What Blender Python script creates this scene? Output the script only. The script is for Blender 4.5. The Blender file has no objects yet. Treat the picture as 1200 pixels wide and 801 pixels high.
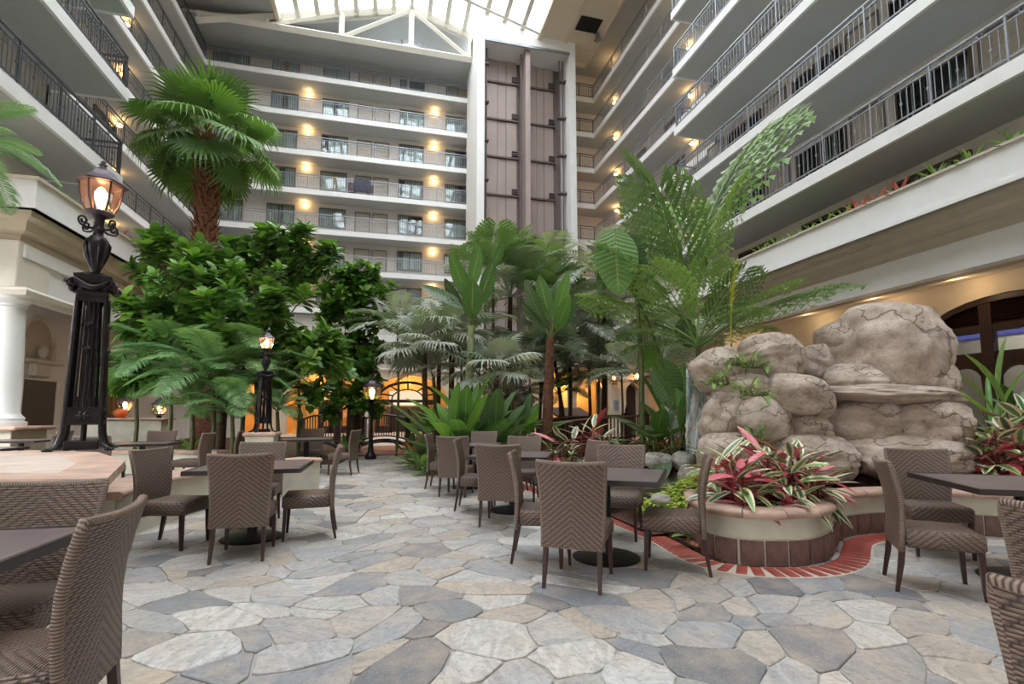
import bpy, math, random
import numpy as np
from mathutils import Vector, Matrix, noise
random.seed(7); np.random.seed(7)
R = math.radians
scene = bpy.context.scene
COL = scene.collection

# ---------------------------------------------------------------- camera
EYE = Vector((0, 0, 1.30))
FPX, PPX, PPY = 590.0, 600.0, 433.0
PITCH, YAW = R(5), R(13.8)
FW = Vector((math.sin(YAW)*math.cos(PITCH), math.cos(YAW)*math.cos(PITCH), math.sin(PITCH)))
RT = Vector((math.cos(YAW), -math.sin(YAW), 0)); UP = RT.cross(FW)
cam_d = bpy.data.cameras.new('camera')
cam_d.sensor_width = 36.0; cam_d.lens = FPX*36.0/1200.0
cam_d.shift_y = (PPY-400.5)/1200.0
cam_d.clip_start = 0.05; cam_d.clip_end = 400
cam = bpy.data.objects.new('camera', cam_d); COL.objects.link(cam)
cam.location = EYE; cam.rotation_euler = (R(90)+PITCH, 0, -YAW)
scene.camera = cam
# ---------------------------------------------------------------- light
world = bpy.data.worlds.new('sky'); scene.world = world; world.use_nodes = True
bg = world.node_tree.nodes['Background']
bg.inputs[0].default_value = (0.93, 0.96, 1.0, 1); bg.inputs[1].default_value = 8.6
def area_portal(name, loc, sx, sy, rot):
    l = bpy.data.lights.new(name, 'AREA'); l.shape = 'RECTANGLE'; l.size = sx; l.size_y = sy; l.cycles.is_portal = True
    o = bpy.data.objects.new(name, l); COL.objects.link(o); o.location = loc; o.rotation_euler = rot
area_portal('skylight_portal', (1.05, 10.5, 30.4), 17.4, 54, (0, 0, 0))
vs = scene.view_settings
vs.view_transform = 'Standard'; vs.look = 'None'; vs.gamma = 1.0; vs.use_curve_mapping = False
vs.exposure = 0.38
scene.cycles.use_denoising = True
scene.cycles.diffuse_bounces = 6; scene.cycles.transparent_max_bounces = 24
scene.cycles.sample_clamp_indirect = 6.0

# ---------------------------------------------------------------- measuring helpers (a pixel of the photo + a real distance = a point)
def ray(u, v): return FW + RT*((u-PPX)/FPX) - UP*((v-PPY)/FPX)
def pd(u, v, w): return EYE + ray(u, v)*w
def pz(u, v, z=0.0): r = ray(u, v); return EYE + r*((z-EYE.z)/r.z)
def py(u, v, y): r = ray(u, v); return EYE + r*(y/r.y)
def px(u, v, x): r = ray(u, v); return EYE + r*(x/r.x)
def rr(a, b): return random.uniform(a, b)

# ---------------------------------------------------------------- objects
def put(name, data, parent=None, loc=None, rot=None, mtx=None, sc=None):
    o = bpy.data.objects.new(name, data); COL.objects.link(o)
    if parent is not None: o.parent = parent
    if mtx is not None: o.matrix_basis = mtx
    else:
        if loc is not None: o.location = loc
        if rot is not None: o.rotation_euler = rot
        if sc is not None: o.scale = sc if hasattr(sc, '__len__') else (sc, sc, sc)
    return o
def tag(o, label=None, cat=None, group=None, kind=None):
    if label: o['label'] = label
    if cat: o['category'] = cat
    if group: o['group'] = group
    if kind: o['kind'] = kind
    return o
def thing(name, label, cat, loc=(0, 0, 0), rz=0.0, group=None):
    o = put(name, None, None, loc, (0, 0, rz)); o.empty_display_size = 0.1
    return tag(o, label, cat, group)
def struct(o): o['kind'] = 'structure'; return o
def clone(o, loc=None, rz=None, label=None, group=None):
    def rec(s, par):
        c = s.copy(); COL.objects.link(c)
        if par is not None: c.parent = par
        for k in kids.get(s.name, ()): rec(k, c)
        return c
    kids = {}
    def walk(s):
        kids[s.name] = list(s.children)
        for k in s.children: walk(k)
    walk(o)
    c = rec(o, None)
    if loc is not None: c.location = loc
    if rz is not None: c.rotation_euler = (0, 0, rz)
    if label: c['label'] = label
    if group: c['group'] = group
    return c
def basis(origin, fwd, up=Vector((0, 0, 1)), s=1.0):
    """matrix whose +Y runs along fwd and +Z leans to up"""
    y = Vector(fwd).normalized(); x = y.cross(Vector(up))
    if x.length < 1e-4: x = y.cross(Vector((1, 0, 0.01)))
    x.normalize(); z = x.cross(y)
    sx, sy, sz = (s if hasattr(s, '__len__') else (s, s, s))
    m = Matrix(((x.x*sx, y.x*sy, z.x*sz, origin[0]), (x.y*sx, y.y*sy, z.y*sz, origin[1]), (x.z*sx, y.z*sy, z.z*sz, origin[2]), (0, 0, 0, 1)))
    return m

# ---------------------------------------------------------------- mesh builder
class MB:
    def __init__(s): s.v = []; s.f = []; s.uv = []; s.mi = []; s.cur = 0
    def add(s, vs, fs, uvs=None):
        b = len(s.v); s.v += [tuple(p) for p in vs]
        s.f += [tuple(b+i for i in f) for f in fs]; s.mi += [s.cur]*len(fs)
        s.uv += list(uvs) if uvs is not None else [(0.0, 0.0)]*len(vs)
        return s
    def box(s, x0, x1, y0, y1, z0, z1):
        return s.add([(x0,y0,z0),(x1,y0,z0),(x1,y1,z0),(x0,y1,z0),(x0,y0,z1),(x1,y0,z1),(x1,y1,z1),(x0,y1,z1)],
              [(3,2,1,0),(4,5,6,7),(0,1,5,4),(1,2,6,5),(2,3,7,6),(3,0,4,7)])
    def cbox(s, c, sx, sy, sz): return s.box(c[0]-sx/2, c[0]+sx/2, c[1]-sy/2, c[1]+sy/2, c[2]-sz/2, c[2]+sz/2)
    def bbox(s, x0, x1, y0, y1, z0, z1, b=0.01):
        """box with chamfered edges all round"""
        vs = []; idx = {}
        X = (x0, x1); Y = (y0, y1); Z = (z0, z1)
        for i in (0, 1):
            for j in (0, 1):
                for k in (0, 1):
                    sx, sy, sz = (1, -1)[i], (1, -1)[j], (1, -1)[k]
                    idx[i, j, k] = len(vs)
                    vs += [(X[i], Y[j]+sy*b, Z[k]+sz*b), (X[i]+sx*b, Y[j], Z[k]+sz*b), (X[i]+sx*b, Y[j]+sy*b, Z[k])]
        g = lambda i, j, k, a: idx[i, j, k]+a
        fs = []
        def q(a, flip): fs.append(tuple(reversed(a)) if flip else tuple(a))
        for i in (0, 1): q([g(i,0,0,0), g(i,1,0,0), g(i,1,1,0), g(i,0,1,0)], i == 0)
        for j in (0, 1): q([g(0,j,0,1), g(1,j,0,1), g(1,j,1,1), g(0,j,1,1)], j == 1)
        for k in (0, 1): q([g(0,0,k,2), g(1,0,k,2), g(1,1,k,2), g(0,1,k,2)], k == 0)
        for j in (0, 1):
            for k in (0, 1): q([g(0,j,k,1), g(1,j,k,1), g(1,j,k,2), g(0,j,k,2)], (j+k) % 2 == 0)
        for i in (0, 1):
            for k in (0, 1): q([g(i,0,k,0), g(i,1,k,0), g(i,1,k,2), g(i,0,k,2)], (i+k) % 2 == 1)
            for j in (0, 1): q([g(i,j,0,0), g(i,j,1,0), g(i,j,1,1), g(i,j,0,1)], (i+j) % 2 == 0)
        for i in (0, 1):
            for j in (0, 1):
                for k in (0, 1): q([g(i,j,k,0), g(i,j,k,1), g(i,j,k,2)], (i+j+k) % 2 == 0)
        return s.add(vs, fs)
    def prism(s, poly, z0, z1, bevel=0.0):
        n = len(poly); a = sum(poly[i][0]*poly[(i+1) % n][1]-poly[(i+1) % n][0]*poly[i][1] for i in range(n))
        if a < 0: poly = poly[::-1]
        if bevel > 0:
            cx = sum(p[0] for p in poly)/n; cy = sum(p[1] for p in poly)/n
            inn = []
            for p in poly:
                d = math.hypot(p[0]-cx, p[1]-cy) or 1; k = max(0.2, 1-bevel/d); inn.append((cx+(p[0]-cx)*k, cy+(p[1]-cy)*k))
            vs = [(p[0],p[1],z0) for p in poly]+[(p[0],p[1],z1-bevel*0.7) for p in poly]+[(p[0],p[1],z1) for p in inn]
            fs = [tuple(range(2*n, 3*n))]
            for i in range(n):
                j = (i+1) % n; fs += [(i, j, n+j, n+i), (n+i, n+j, 2*n+j, 2*n+i)]
            return s.add(vs, fs)
        vs = [(p[0],p[1],z0) for p in poly]+[(p[0],p[1],z1) for p in poly]
        fs = [tuple(range(n-1, -1, -1)), tuple(range(n, 2*n))]+[(i, (i+1) % n, n+(i+1) % n, n+i) for i in range(n)]
        return s.add(vs, fs)
    def tube(s, pts, rad, n=6, cap=True, closed=False):
        pts = [Vector(p) for p in pts]; m = len(pts)
        rad = rad if hasattr(rad, '__len__') else [rad]*m
        vs = []; uvs = []; prev = None; L = 0
        for i, p in enumerate(pts):
            if closed: t = pts[(i+1) % m]-pts[i-1]
            else: t = pts[min(i+1, m-1)]-pts[max(i-1, 0)]
            if t.length < 1e-9: t = Vector((0, 0, 1))
            t.normalize()
            if prev is None:
                x = t.cross(Vector((0, 0, 1)));
                if x.length < 0.05: x = t.cross(Vector((0, 1, 0)))
            else: x = prev-t*prev.dot(t)
            x.normalize(); prev = x; y = t.cross(x)
            if i: L += (pts[i]-pts[i-1]).length
            for k in range(n):
                a = 2*math.pi*k/n; vs.append(p+(x*math.cos(a)+y*math.sin(a))*rad[i]); uvs.append((L, k/n))
        fs = []
        for i in range(m if closed else m-1):
            for k in range(n):
                a, b = i*n+k, i*n+(k+1) % n; c, d = ((i+1) % m)*n+(k+1) % n, ((i+1) % m)*n+k
                fs.append((a, b, c, d))
        if cap and not closed: fs += [tuple(range(n-1, -1, -1)), tuple(range((m-1)*n, m*n))]
        return s.add(vs, fs, uvs)
    def lathe(s, prof, n=16, c=(0, 0, 0), rot=0.0):
        """prof: list of (radius, z) from the bottom up"""
        vs = []; m = len(prof)
        for r_, z in prof:
            for k in range(n):
                a = rot+2*math.pi*k/n; vs.append((c[0]+r_*math.cos(a), c[1]+r_*math.sin(a), c[2]+z))
        fs = [tuple(range(n-1, -1, -1)), tuple(range((m-1)*n, m*n))]
        for i in range(m-1):
            for k in range(n): fs.append((i*n+k, i*n+(k+1) % n, (i+1)*n+(k+1) % n, (i+1)*n+k))
        return s.add(vs, fs)
    def sweep(s, path, prof, closed=False):
        """profile (out, z) swept along a horizontal path; out is to the right of travel"""
        m = len(path); n = len(prof); vs = []
        for i in range(m):
            p = Vector(path[i][:2])
            a = Vector(path[i-1][:2]) if (i > 0 or closed) else None
            b = Vector(path[(i+1) % m][:2]) if (i < m-1 or closed) else None
            d1 = (p-a).normalized() if a is not None else None; d2 = (b-p).normalized() if b is not None else None
            if d1 is None: d1 = d2
            if d2 is None: d2 = d1
            n1 = Vector((d1.y, -d1.x)); n2 = Vector((d2.y, -d2.x)); nn = n1+n2
            nn = n1 if nn.length < 1e-6 else nn.normalized(); k = 1/max(0.35, nn.dot(n1))
            z0 = path[i][2] if len(path[i]) > 2 else 0
            for o, z in prof: vs.append((p.x+nn.x*o*k, p.y+nn.y*o*k, z0+z))
        fs = []
        for i in range(m if closed else m-1):
            for k in range(n):
                k2 = (k+1) % n; i2 = (i+1) % m
                fs.append((i*n+k, i*n+k2, i2*n+k2, i2*n+k))
        if not closed: fs += [tuple(range(n)), tuple(range((m-1)*n+n-1, (m-1)*n-1, -1))]
        return s.add(vs, fs)
    def strip(s, rows):
        """rows: list of rows of (point, uv) with the same count -> grid of quads"""
        n = len(rows[0]); vs = [p for r_ in rows for p, _ in r_]; uvs = [t for r_ in rows for _, t in r_]
        fs = [(i*n+k, i*n+k+1, (i+1)*n+k+1, (i+1)*n+k) for i in range(len(rows)-1) for k in range(n-1)]
        return s.add(vs, fs, uvs)
    def xf(s, M, start=0):
        for i in range(start, len(s.v)): s.v[i] = tuple(M @ Vector(s.v[i]))
        return s
    def merge(s, other, M=None):
        b = len(s.v); s.v += [tuple(M @ Vector(p)) if M is not None else p for p in other.v]
        s.f += [tuple(b+i for i in f) for f in other.f]; s.uv += other.uv; s.mi += other.mi; return s
    def mesh(s, name, mats, smooth=None, boxuv=False, weld=False):
        me = bpy.data.meshes.new(name)
        me.from_pydata(s.v, [], s.f)
        mats = mats if isinstance(mats, (list, tuple)) else [mats]
        for m in mats: me.materials.append(m)
        if len(mats) > 1: me.polygons.foreach_set('material_index', s.mi)
        uvl = me.uv_layers.new(name='UVMap'); nl = len(me.loops)
        vi = np.empty(nl, np.int32); me.loops.foreach_get('vertex_index', vi)
        if boxuv:
            V = np.array(s.v); out = np.empty((nl, 2)); k = 0
            for p in me.polygons:
                nx, ny, nz = (abs(c) for c in p.normal)
                ax = (0, 1) if nz > max(nx, ny) else ((1, 2) if nx > ny else (0, 2))
                for _ in range(p.loop_total): out[k] = V[vi[k]][list(ax)]; k += 1
        else: out = np.array(s.uv)[vi]
        uvl.data.foreach_set('uv', out.astype(np.float32).ravel())
        if smooth is not None:
            me.shade_smooth()
            if smooth < 180: me.set_sharp_from_angle(angle=R(smooth))
        me.update(); return me
    def obj(s, name, mats, parent=None, smooth=None, boxuv=False, **k):
        return put(name, s.mesh(name, mats, smooth, boxuv), parent, **k)

def merged(name, tm, mtxs, mats, parent=None, smooth=180):
    """one mesh holding a copy of the template tm at each matrix"""
    V = np.array(tm.v); n = len(V); m = len(mtxs)
    M = np.array([[list(r_) for r_ in x] for x in mtxs])
    W = np.einsum('mij,nj->mni', M[:, :3, :3], V)+M[:, None, :3, 3]
    lt = np.array([len(f) for f in tm.f]); fl = np.concatenate([np.array(f) for f in tm.f])
    me = bpy.data.meshes.new(name); me.vertices.add(n*m); me.vertices.foreach_set('co', W.ravel().astype(np.float32))
    loops = (fl[None, :]+np.arange(m)[:, None]*n).ravel()
    me.loops.add(len(loops)); me.loops.foreach_set('vertex_index', loops.astype(np.int32))
    tot = np.tile(lt, m); st = np.concatenate([[0], np.cumsum(tot)[:-1]])
    me.polygons.add(len(tot)); me.polygons.foreach_set('loop_start', st.astype(np.int32))
    try: me.polygons.foreach_set('loop_total', tot.astype(np.int32))
    except Exception: pass
    uvl = me.uv_layers.new(name='UVMap'); uvl.data.foreach_set('uv', np.tile(np.array(tm.uv)[fl], (m, 1)).astype(np.float32).ravel())
    for x in (mats if isinstance(mats, (list, tuple)) else [mats]): me.materials.append(x)
    rnd = me.attributes.new('tint', 'FLOAT', 'POINT'); rnd.data.foreach_set('value', np.repeat(np.random.rand(m), n).astype(np.float32))
    me.update(calc_edges=True); me.validate()
    if smooth is not None: me.shade_smooth()
    return put(name, me, parent)
# ---------------------------------------------------------------- materials
def srgb(r, g, b):
    f = lambda c: (c/255.0/12.92) if c/255.0 <= 0.04045 else ((c/255.0+0.055)/1.055)**2.4
    return (f(r), f(g), f(b), 1.0)
class NT:
    def __init__(s, name):
        s.m = bpy.data.materials.new(name); s.m.use_nodes = True; s.t = s.m.node_tree; s.t.nodes.clear()
        s.out = s.n('ShaderNodeOutputMaterial')
    def n(s, typ, **k):
        x = s.t.nodes.new(typ)
        for a, b in k.items(): setattr(x, a, b)
        return x
    def l(s, a, b): s.t.links.new(a, b)
    def val(s, sock, v):
        if hasattr(v, 'node'): s.l(v, sock)
        elif v is not None: sock.default_value = v
    def math(s, op, a, b=None, clamp=False):
        x = s.n('ShaderNodeMath', operation=op); x.use_clamp = clamp; s.val(x.inputs[0], a)
        if b is not None: s.val(x.inputs[1], b)
        return x.outputs[0]
    def mix(s, f, a, b, mode='MIX'):
        x = s.n('ShaderNodeMix', data_type='RGBA'); x.blend_type = mode
        s.val(x.inputs[0], f); s.val(x.inputs[6], a); s.val(x.inputs[7], b); return x.outputs[2]
    def ramp(s, f, stops):
        x = s.n('ShaderNodeValToRGB'); e = x.color_ramp.elements
        while len(e) < len(stops): e.new(0.5)
        for i, (p, c) in enumerate(stops): e[i].position = p; e[i].color = c
        s.val(x.inputs[0], f); return x.outputs[0]
    def noise(s, vec, scale, detail=4, rough=0.55, dist=0.0):
        x = s.n('ShaderNodeTexNoise'); s.val(x.inputs['Vector'], vec); x.inputs['Scale'].default_value = scale
        x.inputs['Detail'].default_value = detail; x.inputs['Roughness'].default_value = rough; x.inputs['Distortion'].default_value = dist
        return x.outputs[0]
    def coord(s, which='Object'): return s.n('ShaderNodeTexCoord').outputs[which]
    def rand(s): return s.n('ShaderNodeObjectInfo').outputs['Random']
    def attr(s, name): return s.n('ShaderNodeAttribute', attribute_name=name).outputs['Fac']
    def mapv(s, vec, scale=(1, 1, 1), loc=(0, 0, 0)):
        x = s.n('ShaderNodeMapping'); s.val(x.inputs['Vector'], vec); x.inputs['Scale'].default_value = scale; s.val(x.inputs['Location'], loc); return x.outputs[0]
    def bump(s, h, strength=0.3, dist=0.02):
        x = s.n('ShaderNodeBump'); s.val(x.inputs['Height'], h); x.inputs['Strength'].default_value = strength; x.inputs['Distance'].default_value = dist
        return x.outputs[0]
    def bsdf(s, col, rough=0.5, metal=0.0, normal=None, spec=0.5, **k):
        p = s.n('ShaderNodeBsdfPrincipled'); s.val(p.inputs['Base Color'], col); s.val(p.inputs['Roughness'], rough); s.val(p.inputs['Metallic'], metal)
        p.inputs['Specular IOR Level'].default_value = spec
        if normal is not None: s.l(normal, p.inputs['Normal'])
        for a, b in k.items(): s.val(p.inputs[a.replace('_', ' ')], b)
        return p.outputs[0]
    def done(s, sh): s.l(sh, s.out.inputs[0]); return s.m
def plain(name, col, rough=0.6, metal=0.0, var=0.12, nscale=3.0, bump=0.0, bscale=60.0, spec=0.5, **k):
    t = NT(name); c = t.coord(); nz = t.noise(c, nscale)
    dark = tuple(x*(1-var*1.3) for x in col[:3])+(1,); lite = tuple(min(1, x*(1+var)) for x in col[:3])+(1,)
    cc = t.ramp(nz, [(0.3, dark), (0.7, lite)])
    nr = t.bump(t.noise(c, bscale, 3), bump, 0.01) if bump else None
    return t.done(t.bsdf(cc, rough, metal, nr, spec, **k))
def emit(name, col, power):
    t = NT(name); e = t.n('ShaderNodeEmission'); e.inputs[0].default_value = col; e.inputs[1].default_value = power; return t.done(e.outputs[0])
def glass(name, tint=(0.9, 0.95, 0.95, 1), refl=0.12, rough=0.03):
    t = NT(name); a = t.n('ShaderNodeBsdfTransparent'); a.inputs[0].default_value = tint
    b = t.n('ShaderNodeBsdfGlossy'); b.inputs['Roughness'].default_value = rough; b.inputs[0].default_value = (0.9, 0.93, 0.95, 1)
    f = t.n('ShaderNodeFresnel'); f.inputs[0].default_value = 1.5
    x = t.n('ShaderNodeMixShader'); t.l(t.math('ADD', f.outputs[0], refl, True), x.inputs[0]); t.l(a.outputs[0], x.inputs[1]); t.l(b.outputs[0], x.inputs[2])
    return t.done(x.outputs[0])
def leafmat(name, cols, rough=0.34, veins=0.0, trans=0.3, midrib=None, tintattr=False, spec=0.5):
    """cols: list of greens picked by the leaf; uv x along the leaf, uv y across (-1..1)"""
    t = NT(name); uv = t.coord('UV'); sep = t.n('ShaderNodeSeparateXYZ'); t.l(uv, sep.inputs[0])
    rnd = t.attr('tint') if tintattr else t.rand()
    stops = [(i/max(1, len(cols)-1), c) for i, c in enumerate(cols)]
    base = t.ramp(rnd, stops)
    nz = t.noise(t.coord(), 9.0, 3)
    base = t.mix(t.math('MULTIPLY', nz, 0.35), base, t.mix(1.0, base, (0.55, 0.6, 0.5, 1), 'MULTIPLY'))
    nrm = None
    ay = t.math('ABSOLUTE', sep.outputs[1])
    if veins:
        w = t.math('SINE', t.math('MULTIPLY', t.math('SUBTRACT', sep.outputs[0], t.math('MULTIPLY', ay, 0.12)), veins))
        nrm = t.bump(w, 0.25, 0.01)
        base = t.mix(t.math('MULTIPLY', t.math('ADD', w, 1.0), 0.06), base, (0.55, 0.75, 0.3, 1))
    if midrib is not None:
        base = t.mix(t.math('MULTIPLY', t.math('LESS_THAN', ay, 0.06), 0.45), base, midrib)
    b = t.bsdf(base, rough, 0, nrm, spec)
    tr = t.n('ShaderNodeBsdfTranslucent'); t.l(t.mix(1.0, base, (1.0, 1.0, 0.45, 1), 'MULTIPLY'), tr.inputs[0])
    x = t.n('ShaderNodeMixShader'); x.inputs[0].default_value = trans; t.l(b, x.inputs[1]); t.l(tr.outputs[0], x.inputs[2])
    return t.done(x.outputs[0])

M = {}
M['stucco'] = plain('cream_stucco', srgb(226, 219, 206), 0.85, var=0.05, nscale=1.5, bump=0.12, bscale=90)
M['stucco_warm'] = plain('warm_stucco', srgb(214, 200, 178), 0.85, var=0.05, nscale=1.5, bump=0.1, bscale=80)
M['planter_stucco'] = plain('planter_stucco', srgb(214, 209, 192), 0.85, var=0.09, nscale=4, bump=0.3, bscale=70)
M['white_paint'] = plain('white_paint', srgb(238, 238, 236), 0.55, var=0.02)
M['soffit'] = plain('grey_soffit', srgb(190, 192, 190), 0.8, var=0.03, nscale=0.7)
M['room_wall'] = plain('gallery_wall', srgb(214, 208, 200), 0.8, var=0.04, nscale=0.6)
M['tan_trim'] = plain('tan_moulding', srgb(200, 190, 172), 0.7, var=0.04)
M['beige'] = plain('beige_soffit', srgb(228, 214, 190), 0.8, var=0.03)
M['rail_shaded'] = plain('rail_metal_shaded', srgb(96, 98, 102), 0.45, 0.5, var=0.1)  # shaded copy of the one grey rail metal, shade put into its colour
M['rail_lit'] = plain('rail_metal_lit', srgb(150, 154, 160), 0.4, 0.4, var=0.08)  # same rail metal again, the light falling on it put into the colour
M['steel_cream'] = plain('cream_steel', srgb(222, 218, 206), 0.5, var=0.03)
M['iron'] = plain('black_iron', srgb(44, 40, 42), 0.32, 0.6, var=0.25, nscale=8, bump=0.1, bscale=50)
M['bronze'] = plain('purple_brown_metal', srgb(92, 80, 88), 0.35, 0.55, var=0.15)
M['dark_wood'] = plain('dark_wood', srgb(58, 36, 30), 0.4, var=0.25, nscale=6)
M['frame_brown'] = plain('brown_frame', srgb(104, 84, 72), 0.5, var=0.08)
M['frame_grey'] = plain('grey_frame', srgb(120, 112, 106), 0.5, var=0.08)
M['door_beige'] = plain('beige_door', srgb(186, 176, 162), 0.55, var=0.05)
M['curtain'] = plain('pale_curtain', srgb(226, 226, 218), 0.9, var=0.06)
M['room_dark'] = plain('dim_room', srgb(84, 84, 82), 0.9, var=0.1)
M['black_panel'] = plain('dark_panel', srgb(62, 56, 54), 0.5, var=0.08)
M['elev_panel'] = plain('elevator_panel', srgb(172, 156, 150), 0.5, 0.1, var=0.06, nscale=0.6)
M['elev_dark'] = plain('elevator_rail', srgb(112, 100, 98), 0.5, 0.2, var=0.08)
M['black'] = plain('black_matte', srgb(22, 22, 24), 0.7, var=0.1)
M['table_top'] = plain('table_laminate', srgb(112, 100, 100), 0.33, var=0.14, nscale=5, bump=0.05, bscale=40)
M['table_edge'] = plain('table_edge', srgb(48, 40, 40), 0.35, var=0.12)
M['table_base'] = plain('table_base', srgb(30, 28, 30), 0.45, 0.2, var=0.1)
M['chair_leg'] = plain('chair_leg', srgb(60, 34, 30), 0.35, var=0.15, nscale=10)
M['terracotta'] = plain('terracotta_coping', srgb(196, 164, 146), 0.55, var=0.2, nscale=5, bump=0.15, bscale=30)
M['coping_top'] = plain('coping_paver', srgb(206, 188, 174), 0.65, var=0.14, nscale=4, bump=0.15, bscale=40)
M['brown_tile'] = plain('brown_tile', srgb(116, 88, 80), 0.5, var=0.36, nscale=6, bump=0.2, bscale=30)
M['grout'] = plain('grout', srgb(196, 184, 170), 0.9, var=0.08)
M['brick'] = plain('red_brick', srgb(160, 72, 60), 0.7, var=0.36, nscale=9, bump=0.3, bscale=60)
M['mortar'] = plain('mortar', srgb(168, 164, 158), 0.95, var=0.12, nscale=5, bump=0.2, bscale=80)
M['soil'] = plain('dark_mulch', srgb(84, 56, 42), 0.95, var=0.5, nscale=14, bump=0.9, bscale=30)
M['deck_red'] = plain('red_brown_paving', srgb(150, 92, 66), 0.6, var=0.2, nscale=8)
M['warm_wall'] = plain('yellow_plaster', srgb(222, 178, 108), 0.8, var=0.08)
M['curtain_and_glow'] = plain('amber_curtain_and_glow', srgb(236, 178, 84), 0.8, var=0.12)
M['trunk'] = plain('palm_trunk', srgb(112, 74, 56), 0.9, var=0.4, nscale=9, bump=0.6, bscale=25)
M['boot'] = plain('palm_boot', srgb(138, 92, 66), 0.85, var=0.4, nscale=12, bump=0.4, bscale=30)
M['bark'] = plain('grey_brown_bark', srgb(84, 66, 52), 0.9, var=0.3, nscale=10, bump=0.6, bscale=40)
M['stalk'] = plain('green_stalk', srgb(104, 112, 62), 0.55, var=0.25, nscale=8)
M['pale_stalk'] = plain('pale_stalk', srgb(150, 160, 110), 0.5, var=0.2, nscale=8)
M['cane'] = plain('ringed_cane', srgb(96, 96, 62), 0.6, var=0.3, nscale=14)
M['glass'] = glass('window_glass', (0.80, 0.86, 0.86, 1), 0.03)
M['lamp_glass'] = glass('lantern_glass', (1.0, 0.93, 0.86, 1), 0.03)
M['bulb'] = emit('warm_bulb', (1.0, 0.50, 0.20, 1), 22.0)
M['sconce'] = emit('warm_sconce', (1.0, 0.62, 0.25, 1), 14.0)
M['downlight'] = emit('downlight_lens', (1.0, 0.75, 0.42, 1), 14.0)
M['red_sign'] = emit('red_sign', (1.0, 0.06, 0.05, 1), 2.2)
M['foyer_glow'] = emit('foyer_glow', (1.0, 0.86, 0.62, 1), 0.8)
M['screen_blue'] = emit('blue_sign', (0.22, 0.2, 0.7, 1), 0.5)
M['pumpkin'] = plain('pumpkin_skin', srgb(206, 92, 30), 0.45, var=0.15)
M['white_stone'] = plain('white_statue', srgb(214, 210, 204), 0.6, var=0.08)
M['umbrella'] = plain('dark_cloth', srgb(62, 62, 74), 0.8, var=0.2)
M['luggage'] = plain('suitcase_cloth', srgb(96, 60, 66), 0.7, var=0.25)

def skyglass():
    t = NT('skylight_glazing'); a = t.n('ShaderNodeBsdfTransparent'); a.inputs[0].default_value = (0.58, 0.60, 0.61, 1)
    b = t.n('ShaderNodeBsdfTranslucent'); b.inputs[0].default_value = (0.55, 0.56, 0.57, 1)
    x = t.n('ShaderNodeMixShader'); x.inputs[0].default_value = 0.25; t.l(a.outputs[0], x.inputs[1]); t.l(b.outputs[0], x.inputs[2]); return t.done(x.outputs[0])
M['skyglass'] = skyglass()
M['gable_glass'] = glass('frosted_gable_glass', (0.17, 0.18, 0.185, 1), 0.0, 0.3)

def wicker():
    t = NT('woven_wicker'); sep = t.n('ShaderNodeSeparateXYZ'); t.l(t.coord('UV'), sep.inputs[0])
    u, v = sep.outputs[0], sep.outputs[1]
    vr = t.math('DIVIDE', t.math('ADD', v, 3.0), 0.0118); row = t.math('FLOOR', vr); fv = t.math('FRACT', vr)
    au = t.math('ABSOLUTE', u)
    ph = t.math('ADD', t.math('DIVIDE', au, 0.05), t.math('MULTIPLY', row, 0.28))
    fu = t.math('FRACT', ph)
    hu = t.math('SINE', t.math('MULTIPLY', fu, math.pi)); hv = t.math('SINE', t.math('MULTIPLY', fv, math.pi))
    h = t.math('MULTIPLY', t.math('POWER', hu, 0.6), t.math('POWER', hv, 0.7))
    nz = t.noise(t.mapv(t.coord('UV'), (1, 6, 1)), 60, 2)
    lite = t.ramp(nz, [(0.3, srgb(106, 84, 72)), (0.7, srgb(164, 139, 122))])
    c = t.mix(t.math('SMOOTH_MIN', h, 1.0), srgb(42, 31, 27), lite)
    return t.done(t.bsdf(c, 0.42, 0, t.bump(h, 0.9, 0.006), 0.5))
M['wicker'] = wicker()
def rim():
    t = NT('wrapped_edge'); sep = t.n('ShaderNodeSeparateXYZ'); t.l(t.coord('UV'), sep.inputs[0])
    h = t.math('ABSOLUTE', t.math('SINE', t.math('MULTIPLY', sep.outputs[0], 260.0)))
    c = t.mix(h, srgb(50, 38, 33), srgb(146, 124, 108)); return t.done(t.bsdf(c, 0.42, 0, t.bump(h, 0.8, 0.004)))
M['rim'] = rim()

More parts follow.
